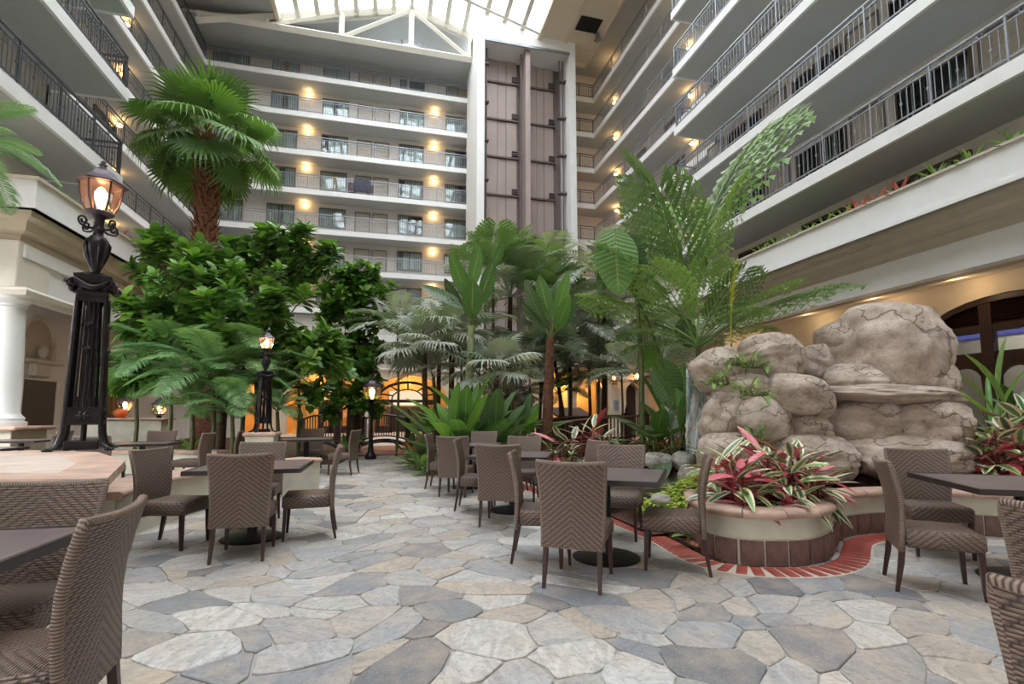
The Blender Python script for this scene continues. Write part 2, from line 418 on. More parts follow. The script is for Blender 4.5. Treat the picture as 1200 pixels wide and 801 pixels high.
def stone_mat():
    t = NT('flagstone'); tint = t.attr('tint'); co = t.coord()
    off = t.n('ShaderNodeCombineXYZ'); t.l(t.math('MULTIPLY', tint, 37.0), off.inputs[0]); t.l(t.math('MULTIPLY', tint, 91.0), off.inputs[1])
    vec = t.mapv(co, (1, 1, 1), off.outputs[0])
    base = t.ramp(tint, [(0.0, srgb(166, 164, 164)), (0.12, srgb(208, 204, 196)), (0.22, srgb(138, 142, 148)), (0.34, srgb(186, 186, 186)), (0.45, srgb(190, 176, 160)),
                         (0.55, srgb(152, 152, 154)), (0.66, srgb(218, 216, 210)), (0.76, srgb(104, 106, 112)), (0.86, srgb(172, 172, 168)), (0.94, srgb(196, 182, 164)), (1.0, srgb(134, 132, 134))])
    ang = t.math('MULTIPLY', tint, 40.0)
    rot = t.n('ShaderNodeVectorRotate', rotation_type='Z_AXIS'); t.l(vec, rot.inputs['Vector']); t.l(ang, rot.inputs['Angle'])
    st = t.noise(t.mapv(rot.outputs[0], (2.6, 8.0, 1)), 1.5, 6, 0.68, 1.2)
    fine = t.noise(vec, 26, 5, 0.7); big = t.noise(vec, 3.2, 4)
    c = t.mix(t.ramp(st, [(0.38, (0, 0, 0, 1)), (0.62, (1, 1, 1, 1))]), t.mix(0.45, base, srgb(108, 106, 106)), base)
    c = t.mix(t.math('MULTIPLY', t.ramp(big, [(0.45, (0, 0, 0, 1)), (0.7, (1, 1, 1, 1))]), 0.45), c, srgb(204, 182, 158))
    c = t.mix(t.ramp(fine, [(0.32, (1, 1, 1, 1)), (0.5, (0, 0, 0, 1))]), c, t.mix(0.5, c, srgb(98, 94, 92)))
    c = t.mix(t.ramp(t.noise(vec, 60, 3, 0.8), [(0.58, (0, 0, 0, 1)), (0.72, (1, 1, 1, 1))]), c, t.mix(0.5, c, srgb(226, 222, 214)))
    h = t.math('ADD', t.math('MULTIPLY', st, 0.7), t.math('MULTIPLY', fine, 0.3))
    return t.done(t.bsdf(c, t.math('ADD', 0.38, t.math('MULTIPLY', fine, 0.3)), 0, t.bump(h, 0.35, 0.012), 0.5))
M['stone'] = stone_mat()

def rock_mat(name, a, b, c_):
    t = NT(name); co = t.coord(); n1 = t.noise(co, 1.6, 6, 0.6); n2 = t.noise(co, 9, 6, 0.7); n3 = t.noise(t.mapv(co, (3, 3, 0.5)), 2.0, 4)
    c = t.ramp(n1, [(0.3, b), (0.55, a), (0.75, c_)])
    c = t.mix(t.ramp(n2, [(0.3, (0.75, 0.75, 0.75, 1)), (0.5, (0, 0, 0, 1))]), c, t.mix(0.6, c, srgb(96, 84, 74)))
    c = t.mix(t.ramp(n3, [(0.6, (0, 0, 0, 1)), (0.72, (0.5, 0.5, 0.5, 1))]), c, srgb(132, 106, 76))
    vo = t.n('ShaderNodeTexVoronoi', feature='DISTANCE_TO_EDGE'); t.l(t.mapv(t.mix(0.45, co, t.n('ShaderNodeTexNoise').outputs[1]), (1, 1, 1.6)), vo.inputs['Vector']); vo.inputs['Scale'].default_value = 0.42
    crack = t.ramp(vo.outputs['Distance'], [(0.0, (0, 0, 0, 1)), (0.012, (1, 1, 1, 1))])
    h = t.math('ADD', t.math('MULTIPLY', n2, 0.6), t.math('MULTIPLY', t.noise(co, 30, 4, 0.7), 0.25))
    h = t.math('ADD', h, t.math('MULTIPLY', crack, 0.35))
    c = t.mix(crack, t.mix(0.6, c, srgb(70, 60, 52)), c)
    return t.done(t.bsdf(c, 0.75, 0, t.bump(h, 0.7, 0.05), 0.3))
M['rock'] = rock_mat('tan_rock', srgb(204, 188, 174), srgb(160, 142, 126), srgb(226, 214, 204))
M['pale_rock'] = rock_mat('pale_rock', srgb(204, 200, 190), srgb(156, 150, 138), srgb(222, 220, 212))

G = lambda *a: [srgb(*c) for c in a]
M['fig'] = leafmat('fig_leaf', G((80, 121, 57), (102, 156, 69), (129, 182, 76), (90, 135, 64), (165, 210, 94)), 0.3, 40, 0.3)
M['figS'] = leafmat('fig_leaf_mass', G((70, 105, 53), (95, 145, 64), (119, 170, 71), (85, 126, 62), (148, 191, 87)), 0.3, 40, 0.3, tintattr=True)
M['fan'] = leafmat('fan_frond', G((92, 126, 71), (126, 168, 85), (107, 145, 76)), 0.4, 0, 0.3)
M['kentia'] = leafmat('kentia_frond', G((109, 150, 102), (146, 189, 130), (126, 168, 109)), 0.36, 0, 0.3)
M['bluepalm'] = leafmat('grey_green_frond', G((213, 216, 209), (157, 170, 156), (184, 194, 174), (140, 157, 138)), 0.36, 0, 0.3)
M['fish'] = leafmat('fishtail_frond', G((118, 152, 95), (154, 187, 116), (130, 164, 104), (170, 201, 118)), 0.34, 0, 0.3)
M['banana'] = leafmat('banana_leaf', G((76, 117, 64), (98, 144, 70), (118, 165, 76)), 0.3, 90, 0.32, srgb(186, 196, 117))
M['banana_dark'] = leafmat('dark_banana_leaf', G((71, 97, 67), (91, 122, 80)), 0.3, 90, 0.25, srgb(156, 173, 116))
M['young'] = leafmat('young_frond', G((226, 226, 94), (239, 237, 106)), 0.4, 0, 0.4)
M['lowgreen'] = leafmat('ground_leaf', G((107, 156, 83), (148, 191, 94), (95, 133, 83), (180, 210, 110)), 0.35, 30, 0.3)
M['moss'] = leafmat('moss_tuft', G((168, 191, 83), (217, 226, 117), (192, 210, 101)), 0.6, 0, 0.3, tintattr=True)
M['flower_red'] = leafmat('pink_bromeliad', G((206, 120, 112), (190, 100, 98), (222, 152, 138)), 0.4, 0, 0.15)
M['orange_leaf'] = leafmat('orange_leaf', G((250, 135, 73), (237, 110, 61)), 0.4, 0, 0.3)
def variegated():
    t = NT('pink_green_cream_leaf'); sep = t.n('ShaderNodeSeparateXYZ'); t.l(t.coord('UV'), sep.inputs[0]); rnd = t.rand()
    ay = t.math('ABSOLUTE', sep.outputs[1])
    n = t.noise(t.mapv(t.coord('UV'), (1.5, 5, 1), rnd), 4.0, 3)
    green = t.mix(rnd, srgb(52, 98, 62), srgb(110, 150, 96)); cream = t.mix(rnd, srgb(226, 216, 190), srgb(214, 204, 150))
    pink = t.mix(rnd, srgb(176, 36, 66), srgb(214, 104, 122))
    f = t.math('GREATER_THAN', t.math('ADD', ay, t.math('MULTIPLY', n, 0.9)), 0.92)
    c = t.mix(f, green, cream)
    # some leaves turn their pink underside up
    r2 = t.math('FRACT', t.math('MULTIPLY', rnd, 17.3))
    c2 = t.mix(t.math('GREATER_THAN', n, 0.58), pink, srgb(220, 176, 160))
    c = t.mix(t.math('GREATER_THAN', r2, 0.70), c, c2)
    return t.done(t.bsdf(c, 0.33, 0, None, 0.5))
M['trio'] = variegated()
def water(name, col, a):
    t = NT(name); n = t.noise(t.coord(), 14, 3)
    g = t.bsdf(col, 0.05, 0, t.bump(n, 0.25, 0.02), 0.6); tr = t.n('ShaderNodeBsdfTransparent')
    x = t.n('ShaderNodeMixShader'); x.inputs[0].default_value = a; t.l(tr.outputs[0], x.inputs[1]); t.l(g, x.inputs[2]); return t.done(x.outputs[0])
M['pool'] = water('pool_water', srgb(96, 96, 78), 0.8)
def fallmat():
    t = NT('falling_water'); n = t.noise(t.mapv(t.coord(), (14, 14, 1.2)), 1.0, 5, 0.65)
    g = t.bsdf(t.ramp(n, [(0.35, srgb(120, 144, 150)), (0.65, srgb(222, 232, 236))]), 0.15, 0, t.bump(n, 0.5, 0.03), 0.6); tr = t.n('ShaderNodeBsdfTransparent')
    x = t.n('ShaderNodeMixShader'); t.l(t.ramp(n, [(0.3, (0.35, 0.35, 0.35, 1)), (0.7, (0.95, 0.95, 0.95, 1))]), x.inputs[0]); t.l(tr.outputs[0], x.inputs[1]); t.l(g, x.inputs[2]); return t.done(x.outputs[0])
M['fall'] = fallmat()
# ================================================================ the setting
XL, XLR, XR, XRR = -8.0, -12.4, 12.2, 14.6        # front and recessed gallery edges
YB = 36.0                                          # gallery edge on the back wall
LV = {k: 8.15+2.77*(k-3) for k in range(2, 10)}    # undersides of the gallery slabs
TH = 0.30
YR_END, YL_END = 19.2, 17.2
def sbox(name, m, *b, parent=None, bev=0):
    mb = MB(); (mb.bbox(*b, b=bev) if bev else mb.box(*b)); return struct(mb.obj(name, m, parent))
NTH = ['', '', 'second', 'third', 'fourth', 'fifth', 'sixth', 'seventh', 'eighth', 'ninth']
# floors ----------------------------------------------------------------
FLOOR = sbox('floor', M['mortar'], -18, 18, -13, 40, -0.3, -0.012)

PLAZA = [(-9.5,0.6),(9,0.6),(9,3.6),(6.4,4.1),(5.4,4.6),(4.9,4.5),(4.3,4.2),(3.6,3.8),(2.9,3.85),(2.72,4.2),(2.8,5.5),(2.5,7.9),(2.4,9.5),(1.9,11.5),(1.2,13),(.75,15),(.6,17),(-.9,17),(-1.2,14),(-2.5,13.4),(-9.5,13.4)]
def inside(p, poly):
    c = False; n = len(poly)
    for i in range(n):
        a, b = poly[i], poly[i-1]
        if (a[1] > p[1]) != (b[1] > p[1]) and p[0] < (b[0]-a[0])*(p[1]-a[1])/(b[1]-a[1])+a[0]: c = not c
    return c
def smoothpath(pts, step=0.08, closed=False):
    out = []; n = len(pts); P = [Vector(p) for p in pts]
    for i in range(n if closed else n-1):
        p1, p2 = P[i], P[(i+1) % n]
        p0 = P[i-1] if (i > 0 or closed) else p1*2-p2; p3 = P[(i+2) % n] if (i < n-2 or closed) else p2*2-p1
        k = max(1, int((p2-p1).length/step))
        for j in range(k):
            t = j/k; out.append(0.5*((2*p1)+(p2-p0)*t+(2*p0-5*p1+4*p2-p3)*t*t+(3*p1-p0-3*p2+p3)*t**3))
    if not closed: out.append(P[-1])
    return out
def walk(path, step):
    """points every step metres along a path: (point, tangent, arc length)"""
    out = []; acc = 0.0; nxt = step/2
    for a, b in zip(path, path[1:]):
        L = (b-a).length
        while nxt <= acc+L:
            t = (nxt-acc)/L; out.append((a.lerp(b, t), (b-a).normalized(), nxt)); nxt += step
        acc += L
    return out
def flagstones():
    rnd = random.Random(11); sites = []
    while len(sites) < 2600:
        a, b = rnd.uniform(-9.6, 8.4), rnd.uniform(0.2, 18.5)
        dmin = 0.25 if rnd.random() < 0.2 else rnd.choice((0.42, 0.52, 0.64))
        if all((a-s[0])**2+(b-s[1])**2 > dmin*dmin for s in sites[-900:]) and all((a-s[0])**2+(b-s[1])**2 > dmin*dmin for s in sites[:-900]): sites.append((a, b)); miss = 0
        else:
            miss += 1
            if miss > 900: break
    S = np.array(sites); stones = []; Wt = [rnd.uniform(-.045, .045) for _ in sites]
    def warp(p):
        x, y = p; return (x*1.0+0.16*math.sin(y*2.1+0.6)+0.06*math.sin(y*5.3), y*0.92+0.13*math.sin(x*2.6)+0.05*math.sin(x*6.1+1))
    for i, s in enumerate(sites):
        d = ((S-S[i])**2).sum(1); nb = np.argsort(d)[1:17]
        poly = [(s[0]-1.2, s[1]-1.2), (s[0]+1.2, s[1]-1.2), (s[0]+1.2, s[1]+1.2), (s[0]-1.2, s[1]+1.2)]
        for j in nb:
            nx, ny = S[j]-S[i]; L = math.hypot(nx, ny); nx /= L; ny /= L; h_ = L/2+(Wt[i]-Wt[j])/(2*L); mx, my = S[i][0]+nx*h_, S[i][1]+ny*h_
            gap = 0.006; out = []
            for k in range(len(poly)):
                p, q = poly[k], poly[(k+1) % len(poly)]
                dp = (p[0]-mx)*nx+(p[1]-my)*ny+gap; dq = (q[0]-mx)*nx+(q[1]-my)*ny+gap
                if dp <= 0: out.append(p)
                if dp*dq < 0: t = dp/(dp-dq); out.append((p[0]+(q[0]-p[0])*t, p[1]+(q[1]-p[1])*t))
            poly = out
            if len(poly) < 3: break
        if len(poly) < 3: continue
        fine = []
        for k in range(len(poly)):
            p, q = poly[k], poly[(k+1) % len(poly)]; L = math.hypot(q[0]-p[0], q[1]-p[1])
            if L < 0.03: fine.append(p); continue
            fine.append((p[0]+(q[0]-p[0])*0.08, p[1]+(q[1]-p[1])*0.08))
            if L > 0.2: t = rnd.uniform(.3, .7); e = rnd.uniform(-.022, .014); fine.append((p[0]+(q[0]-p[0])*t-(q[1]-p[1])/L*e, p[1]+(q[1]-p[1])*t+(q[0]-p[0])/L*e))
            fine.append((p[0]+(q[0]-p[0])*0.92, p[1]+(q[1]-p[1])*0.92))
        pts = [warp(p) for p in fine]; cx = sum(p[0] for p in pts)/len(pts); cy = sum(p[1] for p in pts)/len(pts)
        d = Vector((cx, cy, 0))-EYE; w = d.dot(FW)
        if w < 1.2 or abs(d.dot(RT)/w) > 1.25: continue
        if inside((cx, cy), PLAZA): stones.append((w, cx, cy, pts))
    stones.sort()
    lump = MB(); tints = []
    for n, (w, cx, cy, pts) in enumerate(stones):
        tint = rnd.random()
        z = rnd.uniform(-0.002, 0.002)
        if n < 295:
            mb = MB(); mb.prism([(p[0]-cx, p[1]-cy) for p in pts], -0.02, z, 0.006); me = mb.mesh('flagstone', M['stone'])
            at = me.attributes.new('tint', 'FLOAT', 'POINT'); at.data.foreach_set('value', np.full(len(mb.v), tint, np.float32))
            put('flagstone', me, FLOOR, (cx, cy, 0))
        else:
            k = len(lump.v); lump.prism(pts, -0.02, z, 0.006); tints += [tint]*(len(lump.v)-k)
    me = lump.mesh('flagstone_paving', M['stone']); at = me.attributes.new('tint', 'FLOAT', 'POINT'); at.data.foreach_set('value', np.array(tints, np.float32))
    tag(put('flagstone_paving', me, FLOOR), kind='stuff')
flagstones()

# planting beds: soil a little above the paving --------------------------------------
def bed(name, poly, z=0.03, m='soil'):
    mb = MB(); mb.prism(poly, -0.2, z); return struct(mb.obj(name, M[m]))
bed('ground_bed', [(2.85,4.0),(2.98,5.5),(2.75,7.9),(2.6,9.5),(2.1,11.5),(1.4,13),(.95,15),(.9,21),(.9,30),(11.8,30),(12,18),(12.2,5.5),(8.2,3.2),(6.4,4.3),(5.4,4.8),(4.9,4.7),(4.3,4.4),(3.6,4.0)])
bed('ground_bed', [(-9.9,13.2),(-2.5,13.4),(-1.2,14),(-.95,17),(-1.1,21),(-1.2,30),(-10,30)])
sbox('floor_lobby', M['coping_top'], -14, 16, 30, 36, -0.1, 0.05)
sbox('floor_path', M['deck_red'], -1.0, 0.95, 16.4, 21.0, -0.1, 0.035)
sbox('floor_path', M['coping_top'], -1.0, 0.95, 21.0, 30, -0.1, 0.03)

# right-hand garden edge: bricks on edge around the bed and the planter --------------
PLANTER = smoothpath([(3.25,5.0,0),(2.98,4.5,0),(2.9,4.1,0),(3.03,3.88,0),(3.28,3.78,0),(3.57,3.76,0),(3.92,3.9,0),(4.3,4.2,0),(4.6,4.42,0),(4.95,4.53,0),(5.4,4.55,0),(5.9,4.4,0),(6.4,4.05,0),(7.2,3.4,0)], 0.05)
RING = smoothpath([(2.1,12.2,0),(2.45,10,0),(2.6,8.2,0),(2.85,5.7,0),(2.9,4.9,0),(2.84,4.1,0),(3.0,3.83,0),(3.27,3.72,0),(3.58,3.70,0),(3.95,3.84,0),(4.34,4.15,0),(4.62,4.36,0),(4.97,4.47,0),(5.4,4.49,0),(5.88,4.34,0)], 0.04)
BORDER = thing('brick_border', 'red brick edging laid round the curved planter and along the garden bed', 'paving', (3.3, 3.6, 0))
bm_ = MB(); bm_.bbox(-0.043, 0.043, -0.24, -0.005, -0.03, 0.006, 0.006); brick_me = bm_.mesh('brick', M['brick'], boxuv=True)
mm = MB()
for p, t, s in walk(RING, 0.1):
    n = Vector((-t.y, t.x, 0))
    m = Matrix(((t.x, -t.y, 0, p.x-3.3), (t.y, t.x, 0, p.y-3.6), (0, 0, 1, rr(-.001, .002)), (0, 0, 0, 1)))
    # outward is to the left of travel reversed: bed lies on the left
    m2 = Matrix(((-t.x, t.y, 0, p.x-3.3), (-t.y, -t.x, 0, p.y-3.6), (0, 0, 1, rr(-.001, .002)), (0, 0, 0, 1)))
    put('brick', brick_me, BORDER, mtx=m)
mb = MB(); mb.sweep([(p.x-3.3, p.y-3.6) for p in RING], [(0.26, -.03), (0.26, 0.001), (0.0, 0.001), (0.0, -.03)]); mb.obj('mortar_bed', M['grout'], BORDER)

# arched openings in a wall -----------------------------------------------------------
def arch_wall(name, m, u0, u1, z0, z1, ops, th, place, parent=None):
    """wall in the (u, z) plane with arched openings (centre, width, spring, rise); place maps (u, depth, z) to the scene"""
    mb = MB(); cuts = sorted(ops); u = u0; N = 14
    def slab(pts_lo, pts_hi):
        n = len(pts_lo); vs = []
        for (a, b) in zip(pts_lo, pts_hi): vs += [place(a[0], 0, a[1]), place(b[0], 0, b[1]), place(a[0], th, a[1]), place(b[0], th, b[1])]
        fs = []
        for i in range(n-1):
            k = i*4; fs += [(k, k+4, k+5, k+1), (k+2, k+3, k+7, k+6), (k, k+2, k+6, k+4), (k+1, k+5, k+7, k+3)]
        e = (n-1)*4; fs += [(0, 1, 3, 2), (e, e+2, e+3, e+1)]
        mb.add(vs, fs)
    for c, w, sp, ri in cuts:
        a, b = c-w/2, c+w/2
        if a > u: slab([(u, z0), (a, z0)], [(u, z1), (a, z1)])
        lo = [(c-w/2*math.cos(math.pi*i/N), sp+ri*math.sin(math.pi*i/N)) for i in range(N+1)]
        slab(lo, [(p[0], z1) for p in lo]); u = b
    if u < u1: slab([(u, z0), (u1, z0)], [(u, z1), (u1, z1)])
    o = mb.obj(name, m, parent); 
    return struct(o) if parent is None else o
def arch_ring(mb, c, w, sp, ri, th, d0, d1, place, N=14):
    pts = [(c-w/2, 0)]
    lo = [(c-w/2*math.cos(math.pi*i/N), sp+ri*math.sin(math.pi*i/N)) for i in range(N+1)]
    hi = [(c-(w/2+th)*math.cos(math.pi*i/N), sp+(ri+th)*math.sin(math.pi*i/N)) for i in range(N+1)]
    vs = []
    for a, b in zip(lo, hi): vs += [place(a[0], d0, a[1]), place(b[0], d0, b[1]), place(a[0], d1, a[1]), place(b[0], d1, b[1])]
    fs = []
    for i in range(N):
        k = i*4; fs += [(k, k+4, k+5, k+1), (k+2, k+3, k+7, k+6), (k, k+2, k+6, k+4), (k+1, k+5, k+7, k+3)]
    mb.add(vs, fs)

# gallery slabs ---------------------------------------------------------------------
def slab(k, x0, x1, y0, y1, fas):
    z = LV[k]; s = sbox('balcony_slab', M['soffit'], x0, x1, y0, y1, z, z+TH)
    for (a, b, c, d) in fas: sbox('fascia', M['white_paint'], a, b, c, d, z-0.02, z+TH+0.03, parent=s).pop('kind', None)
for k in range(3, 10):
    slab(k, XR+.1, 14.2, -12, YR_END-.1, [(XR, XR+.1, -12, YR_END), (XR+.1, 14.6, YR_END-.1, YR_END)])
    slab(k, XRR+.1, 16.3, YR_END-.1, 35.3, [(XRR, XRR+.1, YR_END, 33.8)])
    slab(k, 12.3, XRR+.1, 33.8, 35.3, [(12.3, XRR+.1, 33.7, 33.8)])
    slab(k, -12.3, XL-.1, -12, YL_END-.1, [(XL-.1, XL, -12, YL_END), (-12.3, XL-.1, YL_END-.1, YL_END)])
    slab(k, -14.1, XLR-.1, YL_END-.1, 37.6, [(XLR-.1, XLR, YL_END, YB)])
    slab(k, XLR-.1, 5.5, YB+.1, 37.7, [(XLR-.1, 5.5, YB, YB+.1)])
slab(2, XLR-.1, 12.3, YB-2.4, 37.7, []); slab(2, 12.3, 16.3, 30, 37.7, [])
# gallery walls
sbox('wall_right', M['room_wall'], 14.1, 14.3, -12, YR_END-.3, 4.9, 27.6)
sbox('wall_right', M['room_wall'], 14.1, 16.4, YR_END-.4, YR_END-.2, 0, 27.6)
sbox('wall_right', M['room_wall'], 16.2, 16.4, YR_END-.4, 36, 0, 27.9)
sbox('wall_right', M['room_wall'], 12.2, 16.4, 35.2, 35.4, 4.9, 27.9)
sbox('wall_left', M['room_wall'], -10.1, -9.9, -12, YL_END-.3, 4.9, 27.6)
sbox('wall_left', M['room_wall'], -14.2, -9.9, YL_END-.4, YL_END-.2, 5.2, 27.6)
sbox('wall_left', M['room_wall'], -14.2, -14.0, YL_END-.4, 38, 0, 27.6)
WALL_BACK = sbox('wall_back', M['room_wall'], -14.2, 5.6, 37.6, 37.8, 0, 28.3)
sbox('wall_front', M['room_wall'], -18, 18, -12.4, -12.2, 0, 31)
sbox('wall_left', M['room_wall'], -18, -17.8, -12, 40, 0, 5.6); sbox('wall_right', M['room_wall'], 17.8, 18, -12, 40, 0, 31)
sbox('wall_back', M['room_wall'], -18, 18, 39.8, 40, 0, 27)
# ceilings and skylight -----------------------------------------------------------------
EX0, EX1, EZ, RX, RZ = -7.6, 9.7, 27.55, 1.05, 29.95
sbox('ceiling', M['soffit'], -18, EX0, -12.2, 40, 27.6, 27.9)
sbox('ceiling', M['beige'], EX1, 13.9, -12.2, 33.4, 27.45, 27.7)
sbox('ceiling', M['soffit'], 13.9, 18, -12.2, 40, 27.9, 28.1)
sbox('ceiling', M['soffit'], -18, 5.5, 34.1, 40, 26.85, 27.05)
sbox('ceiling', M['soffit'], 5.3, 14, 33.4, 40, 27.9, 28.1)
sbox('trim_1', M['beige'], 13.8, 13.95, -12.2, 33.5, 27.2, 27.95); sbox('trim_2', M['beige'], 12.3, 13.95, 33.35, 33.5, 27.2, 27.95)
sbox('trim_3', M['beige'], 11.6, 11.75, -12.2, 33.4, 27.33, 27.5)
t = thing('speaker_box', 'black square ceiling opening with round speaker horn beside it', 'speaker', (12.6, 29.6, 27.39))
mb = MB(); mb.box(-.75, .75, -.6, .6, -.05, .01); mb.obj('black_panel', M['black'], t)  # no real hole: the shade inside the opening is this black sheet
mb = MB(); mb.tube([(.8, .5, -.05), (.95, .7, -.25), (1.0, .8, -.3)], [.12, .16, .3], 10); mb.obj('horn', M['frame_grey'], t)
mb = MB()
SKY = struct(put('ceiling_skylight', None))
def slope_z(x): return RZ-(abs(x-RX))*(RZ-EZ)/(EX1-RX)
Y0S, Y1S, YG = -12.2, 34.4, 37.2
nrow, ncol = 7, 14; dy = (Y1S-Y0S)/ncol
for side, xe in ((-1, EX0), (1, EX1)):
    for i in range(nrow):
        xa = RX+(xe-RX)*i/nrow; xb = RX+(xe-RX)*(i+1)/nrow
        me = None
        for j in range(ncol):
            if side > 0 and Y0S+(j+1)*dy > 31.6+dy*0.9 and xb > 5.3: continue
            if me is None:
                q = MB(); za, zb = slope_z(xa), slope_z(xb)
                q.add([(xa+.02*side, .03, za), (xb-.02*side, .03, zb), (xb-.02*side, dy-.03, zb), (xa+.02*side, dy-.03, za)], [(0, 1, 2, 3)]); me = q.mesh('pane', M['skyglass'])
            put('pane', me, SKY, (0, Y0S+j*dy, 0))
        q = MB(); z = slope_z(xb); q.box(xb-.15, xb+.15, Y0S, 31.5 if (side > 0 and xb > 5.3) else Y1S, z-.22, z+.02); q.obj('purlin', M['steel_cream'], SKY)
    for j in range(ncol+1):
        y = Y0S+j*dy; xe2 = xe if not (side > 0 and y > 31.6) else 5.3
        q = MB(); q.add([(RX, y-.11, RZ-.3), (xe2, y-.11, slope_z(xe2)-.3), (xe2, y-.11, slope_z(xe2)+.03), (RX, y-.11, RZ+.03), (RX, y+.11, RZ-.3), (xe2, y+.11, slope_z(xe2)-.3), (xe2, y+.11, slope_z(xe2)+.03), (RX, y+.11, RZ+.03)],
             [(0,1,2,3),(4,7,6,5),(0,4,5,1),(1,5,6,2),(2,6,7,3),(3,7,4,0)]); q.obj('rafter', M['steel_cream'], SKY)
q = MB(); q.box(RX-.12, RX+.12, Y0S, Y1S, RZ-.25, RZ+.05); q.obj('ridge_beam', M['steel_cream'], SKY)
for xe in (EX0, EX1):
    q = MB(); q.box(xe-.12, xe+.12, Y0S, 31.5 if xe > 0 else 34.1, EZ-.35, EZ+.35); q.obj('eave_beam', M['beige'], SKY)
for nm_, ya in (('gable_glazing', YG), ('gable_glazing', Y0S)):
    for i in range(8):
        xa, xb = EX0+(5.3-EX0)*i/8, EX0+(5.3-EX0)*(i+1)/8
        if xa < RX < xb: pts = [(xa, ya, 28.35), (xb, ya, 28.35), (xb, ya, slope_z(xb)), (RX, ya, RZ), (xa, ya, slope_z(xa))]
        else: pts = [(xa, ya, min(28.35, slope_z(xa))), (xb, ya, min(28.35, slope_z(xb))), (xb, ya, slope_z(xb)), (xa, ya, slope_z(xa))]
        q = MB(); q.add(pts, [tuple(range(len(pts)))]); q.obj('pane', M['gable_glass'], SKY)
        q = MB(); q.box(xb-.08, xb+.08, ya-.08, ya+.02, 27.5, slope_z(xb)); q.obj('mullion', M['steel_cream'], SKY)
sbox('wall_gable', M['soffit'], -14, 5.3, 37.25, 37.4, 26.9, 28.35)
q = MB()
for xa, xb in ((EX0-.2, RX), (RX, 5.5)):
    za, zb = slope_z(xa), slope_z(xb); q.add([(xa, 34.35, za), (xb, 34.35, zb), (xb, 37.6, zb), (xa, 37.6, za), (xa, 34.35, za+.2), (xb, 34.35, zb+.2), (xb, 37.6, zb+.2), (xa, 37.6, za+.2)], [(3,2,1,0),(4,5,6,7),(0,1,5,4),(1,2,6,5),(2,3,7,6),(3,0,4,7)])
struct(q.obj('ceiling_roof_end', M['soffit']))
# truss in front of the back gallery
TR = struct(put('roof_truss', None, None, (0, 34.0, 0)))
def bar(name, a, b, w, par, m=None):
    q = MB(); q.tube([(a[0], 0, a[1]), (b[0], 0, b[1])], w, 4); return q.obj(name, m or M['steel_cream'], par)
bar('bottom_chord', (-12.4, 26.78), (5.4, 26.78), .25, TR)
bar('top_chord', (-12.4, slope_z(-12.4)+.1), (RX, RZ-.1), .25, TR); bar('top_chord', (RX, RZ-.1), (5.4, slope_z(5.4)-.1), .25, TR)
xs = [-12.3, -9.2, -5.2, -1.0, RX+.0, 5.25]
xs = [-12.2, -8.3, -3.6, 1.05, 5.25]
for x in xs: bar('post', (x, 26.8), (x, slope_z(x)-.1), .18, TR)
bar('brace', (-12.2, 26.8), (-8.3, slope_z(-8.3)-.15), .16, TR); bar('brace', (-8.3, 26.8), (-3.6, slope_z(-3.6)-.15), .16, TR)
bar('brace', (-3.6, 26.8), (1.05, RZ-.2), .16, TR); bar('brace', (5.25, 26.8), (1.05, RZ-.2), .16, TR)

# elevator tower -------------------------------------------------------------------------
EL = struct(put('wall_elevator', None))
def epart(name, m, *b):
    q = MB(); q.box(*b); return q.obj(name, M[m], EL)
epart('pier', 'white_paint', 5.35, 5.85, 31.5, 36.2, 0, 26.6); epart('pier', 'white_paint', 11.9, 12.35, 31.5, 35.3, 0, 26.6)
q = MB(); q.add([(5.35,31.5,26.6),(12.35,31.5,26.6),(12.35,31.5,27.6),(9.7,31.5,27.7),(5.35,31.5,28.9),(5.35,33.5,26.6),(12.35,33.5,26.6),(12.35,33.5,27.6),(9.7,33.5,27.7),(5.35,33.5,28.9)],
  [(0,1,2,3,4),(9,8,7,6,5),(0,5,6,1),(1,6,7,2),(2,7,8,3),(3,8,9,4),(4,9,5,0)]); q.obj('header', M['white_paint'], EL)
epart('header_trim', 'rail_lit', 5.85, 11.9, 31.42, 31.5, 26.45, 26.62)
epart('middle_pier', 'elev_panel', 8.78, 9.12, 31.8, 33.4, 0, 26.9)
epart('back_wall', 'elev_dark', 5.8, 11.95, 33.5, 33.7, 0, 28.0)
for sh, (xa, xb) in enumerate(((6.35, 8.55), (9.3, 11.3))):
    ws = [0.36, 0.28, 0.36]; 
    for k in range(11):
        z0 = LV[3]-2.77*3+2.77*k+.1; u = xa
        if z0 < 0.0: z0 = 0.02
        for w in ws:
            w_ = (xb-xa)*w; epart('panel', 'elev_panel', u+.015, u+w_-.015, 33.36+(.03 if w == .28 else 0), 33.5, z0+.06, min(26.5, z0+2.70)); u += w_
        if k:
            epart('floor_beam', 'elev_dark', xa-.1, xb+.1, 33.2, 33.4, z0-.06, z0+.05)
            for s_ in range(3): epart('bracket', 'elev_dark', xb-.40, xb+.05, 33.1, 33.3, z0+.14+.14*s_, z0+.19+.14*s_)
def vtube(name, x, y, r_, m='elev_dark'):
    q = MB(); q.tube([(x, y, 0), (x, y, 26.6)], r_, 6); q.obj(name, M[m], EL)
for x in (6.0, 6.15, 8.62, 11.45, 11.7): vtube('guide_rail', x, 32.4, .05)
for k in range(10):
    z = LV[3]-2.77*2+2.77*k+.6; epart('rail_clip', 'elev_dark', 5.86, 6.3, 32.2, 32.6, z, z+.1); epart('rail_clip', 'elev_dark', 11.3, 11.9, 32.2, 32.6, z-.4, z-.3)

